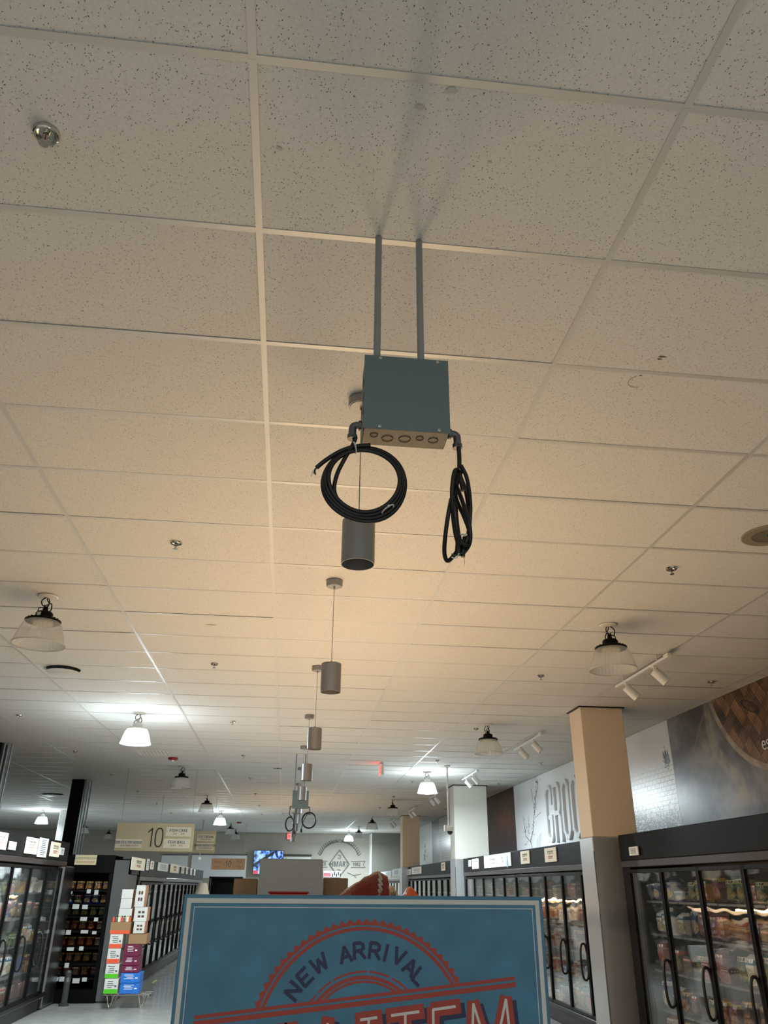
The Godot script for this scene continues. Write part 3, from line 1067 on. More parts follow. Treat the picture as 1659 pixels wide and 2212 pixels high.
func freezer(called, label, X, z_far, n, face, top, style):
	var pitch = 0.762
	var L = n * pitch + 0.42
	var o = thing(called, label, "freezer", Vector3(X, 0, z_far + L * 0.5), face * PI / 2)
	var door_top = top - 0.33
	var body = M.case_white if style == "white" else (M.header_dark if style == "dark" else M.interior_grey)
	var dark = M.case_white if style == "white" else M.header_dark
	one_box("kick_plate", Vector3(0, 0.08, -0.4), Vector3(L - 0.02, 0.16, 0.72), 0.003, M.kick_grey, o)
	one_box("floor_pan", Vector3(0, 0.185, -0.4), Vector3(L - 0.06, 0.05, 0.76), 0.0, body, o)
	one_box("back_panel", Vector3(0, 0.16 + (top - 0.3) * 0.5, -0.79), Vector3(L, top - 0.3, 0.04), 0.002, body, o)
	one_box("top_panel", Vector3(0, door_top + 0.05, -0.42), Vector3(L - 0.06, 0.03, 0.7), 0.0, body, o)
	for s in [-1.0, 1.0]:
		one_box("side_panel", Vector3(s * (L * 0.5 - 0.02), 0.16 + (door_top - 0.1) * 0.5, -0.41), Vector3(0.04, door_top - 0.08, 0.72), 0.003, M.kick_grey, o)
		one_box("end_post", Vector3(s * (L * 0.5 - 0.105), 0.16 + (door_top - 0.16) * 0.5, -0.005), Vector3(0.21, door_top - 0.16, 0.05), 0.004, M.brushed_steel if style == "steel" else M.black_metal, o)
	one_box("header", Vector3(0, (door_top + 0.07 + top) * 0.5, -0.13), Vector3(L, top - door_top - 0.07, 0.32), 0.005, dark, o)
	one_box("header_trim", Vector3(0, door_top + 0.035, 0.012), Vector3(L, 0.07, 0.045), 0.006, M.header_trim, o)
	one_box("bumper_rail", Vector3(0, 0.2, 0.02), Vector3(L, 0.06, 0.04), 0.012, M.black_plastic, o)
	var fm = MB.new()
	var dh = door_top - 0.25
	for s in [-1.0, 1.0]:
		fm.box(Vector3(s * (pitch * 0.5 - 0.015), dh * 0.5, 0.02), Vector3(0.027, dh, 0.04), 0.003)
		fm.box(Vector3(0, dh * 0.5 + s * (dh * 0.5 - 0.018), 0.02), Vector3(pitch - 0.05, 0.036, 0.036), 0.003)
	var frame = fm.mesh()
	# triple glazing, each sheet as one surface
	var gm = MB.new()
	var gw = pitch * 0.5 - 0.028
	for gz in ([0.012] if style == "dark" else [0.024, 0.012, 0.0]):
		gm.quad(Vector3(-gw, 0.03, gz), Vector3(gw, 0.03, gz), Vector3(gw, dh - 0.03, gz), Vector3(-gw, dh - 0.03, gz), Vector3.BACK)
	var pane = gm.mesh()
	var hm = handle_mesh()
	var shelves = [0.52, 0.86, 1.18, 1.48]
	for i in n:
		var x = (i - n * 0.5 + 0.5) * pitch
		var d = inst("door", frame, M.black_metal, o)
		d.position = Vector3(x, 0.23, 0)
		inst("glass", pane, M.door_glass, d)
		var h = inst("handle", hm, M.black_plastic, d)
		h.position = Vector3(-face * (pitch * 0.5 - 0.03), 0.58, 0.02)
		for y in shelves:
			one_box("shelf", Vector3(x, y, -0.36), Vector3(pitch - 0.02, 0.018, 0.5), 0.0, M.shelf_wire, o)
	return o

func stock(X, z_far, n, face, where, group, per, bays = null):
	var pitch = 0.762
	var L = n * pitch + 0.42
	var levels = [0.212, 0.53, 0.87, 1.19, 1.49]
	for i in n:
		if bays != null and not i in bays:
			continue
		var zc = z_far + 0.21 + (i + 0.5) * pitch
		for li in 5:
			var w = (pitch - 0.06) / per
			var theme = rng.randi() % 10
			for k in per:
				var z = zc - pitch * 0.5 + 0.03 + (k + 0.5) * w
				var kind = [0, 0, 1, 0, 1, 0, 2][rng.randi() % 7]
				var pid = theme if rng.randf() < 0.6 else rng.randi() % 10
				var hgt = rng.randf_range(0.19, 0.27) if li < 4 else rng.randf_range(0.16, 0.24)
				var sz = Vector3(w - 0.012, hgt, 0.14) if kind == 0 else Vector3(w - 0.016, hgt * (0.6 if kind == 1 else 0.8), minf(w - 0.016, 0.2))
				package(kind, pid, Vector3(X - face * rng.randf_range(0.2, 0.26), levels[li], z), sz, face * PI / 2, "on %s shelf, " % ["bottom", "lower", "middle", "upper", "top"][li] + where, group)

func freezers():
	freezer("freezer_case", "long black glass door freezer beside the wide tan column", RX, -9.01, 5, -1, 2.135, "black")
	stock(RX, -9.01, 5, -1, "glass freezer beside tan column", "food in the freezer beside the tan column", 4, [0, 1, 2, 3])
	freezer("freezer_case", "long black glass door freezer under the white grocery lettering", RX, -17.40, 10, -1, 2.135, "black")
	stock(RX, -17.40, 10, -1, "freezer under grocery lettering", "food in the freezer under the lettering", 3)
	freezer("freezer_case", "black glass door freezer between the pale column and distant tan column", RX, -25.52, 9, -1, 2.135, "dark")
	freezer("freezer_case", "white glass door freezer at the far end of the row beyond the columns", RX, -34.4, 10, -1, 2.10, "white")
	freezer("freezer_case", "black glass door freezer with beige header signs and stainless end", LX, -13.27, 9, 1, 2.16, "steel")
	stock(LX, -13.27, 9, 1, "freezer with stainless end", "food in the freezer with the stainless end", 3, [0, 1, 2, 3, 4])
	freezer("freezer_case", "long unlit glass door freezer row behind the dark snack cooler", BX, -25.84, 14, 1, 1.985, "dark")
	# stainless end cabinet of the freezer across the aisle
	var e = thing("end_cabinet", "stainless steel end cabinet mirroring coloured cartons, at the end of a freezer", "cabinet", Vector3(LX - 0.4, 0, -13.64))
	one_box("body", Vector3(0, 0.93, 0), Vector3(0.8, 1.82, 0.66), 0.01, M.steel, e)
	one_box("kick_plate", Vector3(0, 0.01, 0), Vector3(0.78, 0.02, 0.62), 0.0, M.kick_grey, e)
	var b = thing("bumper_post", "short black bumper post on the floor by the stainless end cabinet", "post", Vector3(LX + 0.2, 0, -13.75))
	var m = MB.new()
	m.lathe(Vector3.ZERO, [Vector2(0, 0), Vector2(0.07, 0), Vector2(0.07, 0.03), Vector2(0.045, 0.04), Vector2(0.045, 0.42), Vector2(0.03, 0.45), Vector2(0, 0.455)], 16)
	obj("tube", m, M.kick_grey, b)
	m = MB.new()
	m.lathe(Vector3.ZERO, [Vector2(0.0465, 0.3), Vector2(0.0465, 0.36)], 16)
	obj("band", m, M.steel, b)
	header_signs()

# flat sign on a freezer header, set by the picture and the header's own plane
func header_sign(x0, y0, x1, y1, X, face, kind, label, group):
	var a = on_x(x0, (y0 + y1) * 0.5, X)
	var b = on_x(x1, (y0 + y1) * 0.5, X)
	var t = on_x((x0 + x1) * 0.5, y0, X).y
	var u = on_x((x0 + x1) * 0.5, y1, X).y
	var w = absf(b.z - a.z)
	var h = t - u
	var o = thing("header_sign", label, "sign", Vector3(X + face * 0.006, u, (a.z + b.z) * 0.5), face * PI / 2, group)
	var mm = M.plaque_cream if kind == "beige" else M.paper_white
	one_box("plate", Vector3(0, h * 0.5, 0), Vector3(w, h, 0.012), 0.001, mm, o)
	var n = clampi(int(w / 0.09), 2, 9)
	var sd = int(x0 * 7 + y0)
	if kind == "beige":
		var s = minf(w * 0.7 / n, h * 0.26)
		glyphs("lettering", n, s, M.ink_black, o, Vector3(0, h * 0.66, 0.006), Basis.IDENTITY, sd)
		glyphs("lettering", n, s * 0.8, M.ink_red, o, Vector3(0, h * 0.33, 0.006), Basis.IDENTITY, sd + 1)
	elif kind == "list":
		var m = MB.new()
		for k in 9:
			m.box(Vector3(-w * 0.06 + rng.randf() * w * 0.1, h * (0.9 - k * 0.095), 0.0065), Vector3(w * rng.randf_range(0.4, 0.65), h * 0.035, 0.001))
		obj("print_lines", m, M.ink_slate, o)
	elif kind == "banner":
		glyphs("lettering", 4, h * 0.42, M.ink_slate, o, Vector3(-w * 0.16, h * 0.5, 0.006), Basis.IDENTITY, sd, 0.17)
		glyphs("lettering", 2, h * 0.18, M.ink_slate, o, Vector3(w * 0.20, h * 0.66, 0.006), Basis.IDENTITY, sd + 3)
		glyphs("lettering", 3, h * 0.15, M.ink_slate, o, Vector3(w * 0.22, h * 0.38, 0.006), Basis.IDENTITY, sd + 4)
		var m = MB.new()
		m.lathe(Vector3(w * 0.38, h * 0.2, 0.006), [Vector2(0.06, 0), Vector2(0.06, 0.003), Vector2(0, 0.003)], 16, Basis(Vector3.RIGHT, PI / 2))
		m.box(Vector3(w * 0.38, h * 0.5, 0.007), Vector3(0.05, h * 0.5, 0.002))
		obj("picture", m, mat("print_pale_blue", Color(0.60, 0.70, 0.76), 0.5), o)
	else:
		var m = MB.new()
		for k in 4:
			m.box(Vector3(0, h * (0.75 - k * 0.16), 0.0065), Vector3(w * 0.6, h * 0.06, 0.001))
		obj("print_lines", m, M.ink_slate, o)
	return o

func header_signs():
	var xr = RX - 0.032
	var gr = "signs on the freezer header under the grocery lettering"
	header_sign(1021, 1855, 1034, 1877, xr, -1, "beige", "small beige sign at the header end beside the pale column", gr)
	header_sign(1047, 1845, 1105, 1873, xr, -1, "banner", "wide cream banner with large characters and a pale blue picture on freezer header", gr)
	header_sign(1126, 1838, 1145, 1866, xr, -1, "beige", "cream upright sign next to the wide banner on freezer header", gr)
	header_sign(1178, 1831, 1203, 1862, xr, -1, "beige", "cream upright sign below the raised grocery letters on freezer header", gr)
	header_sign(1013, 1858, 1018, 1872, xr, -1, "white", "tiny white card at the very end of the header by the pale column", gr)
	header_sign(1361, 1829, 1380, 1848, xr - 0.01, -1, "white", "small white tag on the black freezer header beside the tan column", "")
	gr = "signs on the header of the freezer with the stainless end"
	var xl = LX + 0.036
	header_sign(-14, 1797, 14, 1835, xl, 1, "beige", "cream sign cut off by the picture edge on freezer header", gr)
	header_sign(17, 1818, 33, 1836, xl, 1, "white", "small white card in a clear holder on freezer header", gr)
	header_sign(54, 1809, 80, 1845, xl, 1, "beige", "cream sign between a white card and a tall white list", gr)
	header_sign(82, 1810, 101, 1852, xl, 1, "list", "tall white printed list on freezer header between two cream signs", gr)
	header_sign(108, 1819, 128, 1851, xl, 1, "beige", "cream sign on freezer header beside the stainless end cabinet", gr)
	header_sign(129, 1831, 137, 1847, xl, 1, "white", "tiny white card at the header end above the stainless cabinet", gr)
	gr = "signs along the header of the freezer row behind the snack cooler"
	var xb = BX + 0.036
	var lab = "pale sign on the header of the freezer row behind the snack cooler"
	for a in [[283, 1853, 312, 1880, "beige"], [316, 1855, 321, 1880, "white"], [324, 1860, 331, 1878, "beige"], [340, 1864, 362, 1882, "white"], [367, 1867, 386, 1886, "beige"], [391, 1871, 397, 1887, "white"], [401, 1873, 405, 1888, "white"], [410, 1876, 414, 1890, "white"], [418, 1878, 421, 1891, "white"]]:
		header_sign(a[0], a[1], a[2], a[3], xb, 1, a[4], lab if a[4] == "beige" else lab.replace("pale sign", "white card"), gr)
	gr = "signs on the far freezer headers beyond the columns"
	for a in [[877, 1878, 888, 1890, "white"], [890, 1873, 911, 1888, "white"], [954, 1863, 962, 1881, "beige"], [816, 1884, 828, 1897, "white"], [831, 1882, 845, 1895, "white"], [849, 1877, 865, 1892, "white"]]:
		header_sign(a[0], a[1], a[2], a[3], xr, -1, a[4], "pale sign on a freezer header beyond the pale column", gr)

# ------------------------------------------------------------------ the teal board on its shelf end
func arc_band(m, cx, cy, r0, r1, a0, a1, z, d, n = 48):
	for i in n:
		var b0 = lerpf(a0, a1, float(i) / n)
		var b1 = lerpf(a0, a1, float(i + 1) / n)
		m.plate(PackedVector2Array([Vector2(cx + cos(b0) * r0, cy + sin(b0) * r0), Vector2(cx + cos(b0) * r1, cy + sin(b0) * r1), Vector2(cx + cos(b1) * r1, cy + sin(b1) * r1), Vector2(cx + cos(b1) * r0, cy + sin(b1) * r0)]), z, d, false)

func board():
	var Z = -2.2
	var x0 = -0.2475
	var x1 = 0.6665
	var top = 1.5792
	var bot = 0.30
	var red = mat("print_red", Color(0.54, 0.165, 0.10), 0.5)
	var navy = mat("print_navy", Color(0.055, 0.085, 0.23), 0.5)
	var cream = mat("print_cream", Color(0.70, 0.69, 0.66), 0.55)
	var sky = mat("print_sky", Color(0.40, 0.60, 0.64), 0.55)
	var teal = mottled("board_teal", Color(0.205, 0.395, 0.485), 0.5, 0.07, 256, 0.02, 1.6, 33)
	var o = thing("poster_board", "teal new arrival poster board with red badge lettering, standing on a shelf end", "poster", Vector3((x0 + x1) * 0.5, 0, Z))
	var cx = (x0 + x1) * 0.5
	var w = x1 - x0
	one_box("panel", Vector3(0, (top + bot) * 0.5, -0.006), Vector3(w, top - bot, 0.012), 0.0015, teal, o)
	var m = MB.new()
	var frame = func(mb, inset, wd, z, d):
		mb.box(Vector3(0, top - inset - wd * 0.5, z), Vector3(w - inset * 2, wd, d))
		mb.box(Vector3(0, bot + inset + wd * 0.5, z), Vector3(w - inset * 2, wd, d))
		for s in [-1.0, 1.0]:
			mb.box(Vector3(s * (w * 0.5 - inset - wd * 0.5), (top + bot) * 0.5, z), Vector3(wd, top - bot - inset * 2 - wd * 2, d))
	frame.call(m, 0.0085, 0.0108, 0.0002, 0.0006)
	obj("wide_border", m, cream, o)
	m = MB.new()
	frame.call(m, 0.0272, 0.0018, 0.0002, 0.0006)
	obj("fine_border", m, cream, o)
	# badge: toothed ring, two rings inside, slanted double rule
	var bx = 0.206 - cx
	var by = 1.2475
	var slope = 0.1003
	var aL = PI - 0.332
	var aR = 0.535
	m = MB.new()
	var teeth = 30
	var da = (aL - aR) / teeth
	for i in teeth:
		var a0 = aR + i * da
		var am = a0 + da * 0.5
		var a1 = a0 + da
		m.plate(PackedVector2Array([Vector2(bx + cos(a0) * 0.2655, by + sin(a0) * 0.2655), Vector2(bx + cos(a0) * 0.271, by + sin(a0) * 0.271), Vector2(bx + cos(am) * 0.2805, by + sin(am) * 0.2805), Vector2(bx + cos(a1) * 0.271, by + sin(a1) * 0.271), Vector2(bx + cos(a1) * 0.2655, by + sin(a1) * 0.2655)]), 0, 0.0004, false)
	obj("toothed_ring", m, red, o)
	m = MB.new()
	arc_band(m, bx, by, 0.2535, 0.2615, aR, aL, 0, 0.0004)
	obj("badge_ring", m, red, o)
	m = MB.new()
	arc_band(m, bx, by, 0.148, 0.156, 0.92, PI - 0.70, 0, 0.0004)
	arc_band(m, bx, by, 0.1405, 0.1455, 0.98, PI - 0.78, 0, 0.0004)
	for g in [[0.85, 1.15], [1.19, 1.5], [1.54, 2.05], [2.09, 2.32], [2.36, PI - 0.63]]:
		arc_band(m, bx, by, 0.162, 0.1665, g[0], g[1], 0, 0.0004, 16)
	obj("inner_rings", m, red, o)
	m = MB.new()
	var rule = func(mb, xa, ya, xb, yb, th):
		mb.plate(PackedVector2Array([Vector2(xa - cx, ya - th * 0.5), Vector2(xb - cx, yb - th * 0.5), Vector2(xb - cx, yb + th * 0.5), Vector2(xa - cx, ya + th * 0.5)]), 0, 0.0005, false)
	rule.call(m, -0.1947, 1.3192, 0.5825, 1.397, 0.0075)
	rule.call(m, -0.1947, 1.3065, 0.584, 1.3831, 0.0105)
	obj("double_rule", m, red, o)
	var small = {
		"N": [[Vector2(0, 0), Vector2(0, 1), Vector2(1, 0), Vector2(1, 1)]],
		"E": [[Vector2(0.95, 1), Vector2(0, 1), Vector2(0, 0), Vector2(0.95, 0)], [Vector2(0, 0.5), Vector2(0.75, 0.5)]],
		"W": [[Vector2(0, 1), Vector2(0.22, 0), Vector2(0.5, 0.85), Vector2(0.78, 0), Vector2(1, 1)]],
		"A": [[Vector2(0, 0), Vector2(0.5, 1), Vector2(1, 0)], [Vector2(0.22, 0.3), Vector2(0.78, 0.3)]],
		"R": [[Vector2(0, 0), Vector2(0, 1), Vector2(0.65, 1), Vector2(0.92, 0.86), Vector2(0.92, 0.62), Vector2(0.65, 0.46), Vector2(0, 0.46)], [Vector2(0.5, 0.46), Vector2(1, 0)]],
		"I": [[Vector2(0.5, 0), Vector2(0.5, 1)]],
		"V": [[Vector2(0, 1), Vector2(0.5, 0), Vector2(1, 1)]],
		"L": [[Vector2(0, 1), Vector2(0, 0), Vector2(1, 0)]]}
	var px = [["N", 633.4, 2140.8], ["E", 658.4, 2110.7], ["W", 690.5, 2082.5], ["A", 745.8, 2060.5], ["R", 776, 2052.9], ["R", 809.7, 2053.4], ["I", 833.9, 2058.2], ["V", 861.5, 2067], ["A", 886.6, 2088], ["L", 905.0, 2109.5]]
	for a in px:
		var p = on_z(a[1], a[2], Z)
		var q = Vector2(p.x - cx - bx, p.y - by)
		var ang = q.angle() - PI / 2
		m = MB.new()
		for st in small[a[0]]:
			var pts = []
			for k in st:
				var lw = {"W": 0.034, "I": 0.0, "L": 0.019}.get(a[0], 0.0245)
				pts.append(Vector2((k.x - 0.5) * lw, (k.y - 0.5) * 0.0315))
			m.stroke(pts, 0.0078, 0, 0.0004)
		obj("badge_letter", m, navy, o).transform = Transform3D(Basis(Vector3.BACK, ang), Vector3(bx + q.x, by + q.y, 0.0003))
	# big slanted NEW ITEM with white inline and navy shadow
	var big = {
		"N": [[Vector2(0, 0), Vector2(0, 1), Vector2(1, 0), Vector2(1, 1)]],
		"E": [[Vector2(1, 1), Vector2(0, 1), Vector2(0, 0), Vector2(1, 0)], [Vector2(0, 0.5), Vector2(0.8, 0.5)]],
		"W": [[Vector2(0, 1), Vector2(0.25, 0), Vector2(0.5, 0.9), Vector2(0.75, 0), Vector2(1, 1)]],
		"I": [[Vector2(0.1, 1), Vector2(0.9, 1)], [Vector2(0.5, 1), Vector2(0.5, 0)], [Vector2(0.1, 0), Vector2(0.9, 0)]],
		"T": [[Vector2(0, 1), Vector2(1, 1)], [Vector2(0.5, 1), Vector2(0.5, 0)]],
		"M": [[Vector2(0, 0), Vector2(0.12, 1), Vector2(0.5, 0.2), Vector2(0.88, 1), Vector2(1, 0)]]}
	var word = [["N", -0.150, -0.075], ["E", -0.045, 0.010], ["W", 0.035, 0.120], ["I", 0.196, 0.240], ["T", 0.275, 0.338], ["E", 0.375, 0.428], ["M", 0.462, 0.570]]
	var hgt = 0.16
	for a in word:
		var layers = [["letter_shadow", navy, 0.031, 0.0003, Vector2(0.011, -0.009)], ["big_letter", red, 0.031, 0.0006, Vector2.ZERO], ["inline_stripe", cream, 0.006, 0.0009, Vector2.ZERO]]
		for l in layers:
			m = MB.new()
			for s in big[a[0]]:
				var pts = []
				for q in s:
					var xx = lerpf(a[1], a[2], q.x)
					var topy = 1.3292 + (xx - 0.21) * 0.112 - 0.016
					pts.append(Vector2(xx - cx, topy - (1.0 - q.y) * hgt) + l[4])
				m.stroke(pts, l[2], 0, l[3])
			obj(l[0], m, l[1], o)
	# shelf end that carries the board
	var g = thing("shelf_unit", "grey end shelf unit standing behind the teal poster board", "shelf unit", Vector3(cx, 0, Z - 0.415))
	one_box("back_panel", Vector3(0, 0.76, 0.36), Vector3(0.86, 1.5, 0.02), 0.002, M.kick_grey, g)
	one_box("base", Vector3(0, 0.075, 0), Vector3(0.9, 0.15, 0.7), 0.004, M.kick_grey, g)
	for s in [-1.0, 1.0]:
		one_box("upright", Vector3(s * 0.43, 0.8, -0.33), Vector3(0.04, 1.48, 0.04), 0.002, M.kick_grey, g)
		one_box("upright", Vector3(s * 0.43, 0.8, 0.33), Vector3(0.04, 1.48, 0.04), 0.002, M.kick_grey, g)
	for y in [0.5, 0.9, 1.25, 1.545]:
		one_box("shelf", Vector3(0, y, 0), Vector3(0.9, 0.02, 0.68), 0.002, M.interior_grey, g)
	for s in [-1.0, 1.0]:
		one_box("board_clip", Vector3(s * 0.38, 0.9, 0.385), Vector3(0.03, 0.05, 0.028), 0.002, M.steel, g)

func shelf_top_items():
	var y0 = 1.5555
	var zb = -2.5
	# plain grey carton
	var a = on_z(557, 1930, zb)
	var b = on_z(698, 1858, zb)
	var o = thing("carton", "plain grey cardboard carton on top of the shelf behind the poster board", "carton", Vector3((a.x + b.x) * 0.5, y0, zb - 0.09))
	var w = b.x - a.x
	var h = b.y - y0
	one_box("body", Vector3(0, h * 0.5, 0), Vector3(w, h, 0.18), 0.002, M.grey_carton, o)
	one_box("lid_flap", Vector3(0, h + 0.0012, 0.045), Vector3(w - 0.004, 0.0022, 0.088), 0.0, M.grey_carton, o)
	one_box("lid_flap", Vector3(0, h + 0.0012, -0.045), Vector3(w - 0.004, 0.0022, 0.088), 0.0, M.grey_carton, o)
	# brown carton to its left
	a = on_z(503, 1930, -2.62)
	b = on_z(556, 1900, -2.62)
	o = thing("carton", "brown cardboard carton next to the plain grey carton", "carton", Vector3((a.x + b.x) * 0.5, y0, -2.68))
	one_box("body", Vector3(0, (b.y - y0) * 0.5, 0), Vector3(b.x - a.x, b.y - y0, 0.12), 0.002, M.cardboard, o)
	for s in [-1.0, 1.0]:
		one_box("lid_flap", Vector3(s * (b.x - a.x) * 0.25, b.y - y0 + 0.0012, 0), Vector3((b.x - a.x) * 0.48, 0.0022, 0.118), 0.0, M.cardboard, o)
	a = on_z(699, 1930, -2.66)
	b = on_z(752, 1897, -2.66)
	o = thing("carton", "low brown carton between the grey carton and the red snack bag", "carton", Vector3((a.x + b.x) * 0.5, y0, -2.72))
	one_box("body", Vector3(0, (b.y - y0) * 0.5, 0), Vector3(b.x - a.x, b.y - y0, 0.12), 0.002, M.cardboard, o)
	one_box("packing_tape", Vector3(0, b.y - y0 + 0.0006, 0), Vector3(0.02, 0.001, 0.118), 0.0, M.foil, o)
	# red lid lying in front of the grey carton
	a = on_z(582, 1926, -2.30)
	b = on_z(665, 1919, -2.30)
	o = thing("tray", "flat red plastic tray lying in front of the grey carton", "tray", Vector3((a.x + b.x) * 0.5, y0, -2.32))
	var m = MB.new()
	m.box(Vector3(0, 0.0135, 0), Vector3(b.x - a.x, 0.027, 0.10), 0.004)
	obj("tray_body", m, M.carton_orange, o)
	m = MB.new()
	m.box(Vector3(0, 0.0285, 0), Vector3(b.x - a.x + 0.006, 0.005, 0.106), 0.002)
	obj("rim", m, M.red_plastic, o)
	# crumpled snack bags
	var bags = [[716, 836, 1880, -2.52, "bag_red", -0.55, "crumpled red snack bag leaning on top of the shelf unit"], [822, 866, 1914, -2.56, "foil", -1.25, "small foil snack bag lying beside the crumpled red bag"], [864, 908, 1915, -2.50, "bag_orange", -1.15, "orange snack bag lying at the end of the shelf top"]]
	for i in bags.size():
		var q = bags[i]
		var pa = on_z(q[0], 1930, q[3])
		var pb = on_z(q[1], q[2], q[3])
		var t = thing("snack_bag", q[6], "bag", Vector3((pa.x + pb.x) * 0.5, y0, q[3]))
		var f = FastNoiseLite.new()
		f.seed = 60 + i
		f.frequency = 0.9
		var mb = MB.new()
		var ww = pb.x - pa.x
		var hh = pb.y - y0
		var N = 12
		# a sagging wedge: high ridge at one side, low on the other, with creases
		var pt = func(u, v, side):
			var ridge = pow(clampf(1.0 - absf(u - 0.82) / 0.85, 0.0, 1.0), 0.8) if i == 0 else sin(PI * clampf(u, 0.02, 0.98))
			var hgt = hh * ridge * (1.0 - 0.75 * pow(absf(v), 2.0)) + 0.006 * f.get_noise_3d(u * 6.0, v * 4.0, i)
			if side < 0:
				hgt = 0.0
			return Vector3((u - 0.5) * ww, maxf(hgt, 0.0005), v * 0.075 * (0.8 + 0.2 * sin(u * 9.0)))
		for side in [1.0, -1.0]:
			for k in N:
				for l in N:
					var p0 = pt.call(float(k) / N, float(l) / N * 2 - 1, side)
					var p1 = pt.call(float(k + 1) / N, float(l) / N * 2 - 1, side)
					var p2 = pt.call(float(k + 1) / N, float(l + 1) / N * 2 - 1, side)
					var p3 = pt.call(float(k) / N, float(l + 1) / N * 2 - 1, side)
					var nn = (p2 - p0).cross(p3 - p1)
					if nn.y * side < 0:
						nn = -nn
					mb.quad(p0, p1, p2, p3, nn.normalized() if nn.length() > 1e-9 else Vector3.UP)
		obj("bag_body", mb, M[q[4]], t)
		if i == 0:
			mb = MB.new()
			for k in 5:
				mb.box(Vector3(ww * (0.34 - 0.002 * k), hh * (0.80 - 0.16 * k), 0.055 + 0.004 * k), Vector3(0.010, hh * 0.26, 0.004), 0.001, Basis(Vector3.BACK, 0.35 + 0.1 * (k % 2)))
			obj("crimped_seam", mb, M.foil, t)

# ------------------------------------------------------------------ hanging power boxes
func cable_coil(parent, c, r, loops, wob, seed_value, squash = 1.0, turn = 0.0):
	var rr = RandomNumberGenerator.new()
	rr.seed = seed_value
	var b = Basis(Vector3.UP, turn)
	for k in loops:
		var pts = []
		var ra = r * (1.0 - 0.05 * k + rr.randf_range(-0.015, 0.015))
		var off = Vector3(rr.randf_range(-1, 1) * wob, rr.randf_range(-0.6, 0.6) * wob, (k - loops * 0.5) * 0.006)
		var ph = rr.randf() * TAU
		for i in 48:
			var a = TAU * i / 48
			pts.append(c + b * (Vector3(cos(a) * ra * squash * (1.0 + 0.02 * sin(2 * a + ph)), sin(a) * ra, 0.006 * sin(a * 2 + ph)) + off))
		var m = MB.new()
		m.tube(pts, 0.0062, 8, true)
		obj("cable_loop", m, M.cable_black, parent)

func smooth_path(pts, per = 8):
	var out = []
	for i in pts.size() - 1:
		var p0 = pts[maxi(i - 1, 0)]
		var p3 = pts[mini(i + 2, pts.size() - 1)]
		for k in per:
			out.append(pts[i].cubic_interpolate(pts[i + 1], p0, p3, float(k) / per))
	out.append(pts[pts.size() - 1])
	return out

func zip_tie(parent, at, b, rad):
	var m = MB.new()
	var pts = []
	for i in 16:
		var a = TAU * i / 16
		pts.append(at + b * Vector3(cos(a) * rad, 0, sin(a) * rad))
	m.tube(pts, 0.0022, 6, true)
	m.box(at + b * Vector3(0, 0, rad + 0.002), Vector3(0.007, 0.006, 0.005), 0.001, b)
	obj("zip_tie", m, M.zip_tie, parent)

func elbow(parent, at, s):
	var m = MB.new()
	m.tube(smooth_path([at, at + Vector3(s * 0.016, 0, 0), at + Vector3(s * 0.026, -0.006, 0), at + Vector3(s * 0.028, -0.02, 0), at + Vector3(s * 0.028, -0.042, 0)], 5), 0.0115, 12)
	m.lathe(at + Vector3(s * 0.006, 0, 0), [Vector2(0.016, -0.004), Vector2(0.016, 0.004), Vector2(0, 0.004)], 8, Basis(Vector3.BACK, -s * PI / 2))
	m.lathe(at + Vector3(s * 0.028, -0.042, 0), [Vector2(0, -0.006), Vector2(0.0145, -0.006), Vector2(0.0145, 0.008), Vector2(0.0115, 0.008)], 10)
	m.box(at + Vector3(s * 0.028, -0.042, 0.017), Vector3(0.006, 0.006, 0.014), 0.001)
	obj("elbow_fitting", m, mat("die_cast", Color(0.40, 0.40, 0.41), 0.38, 0.6), parent)

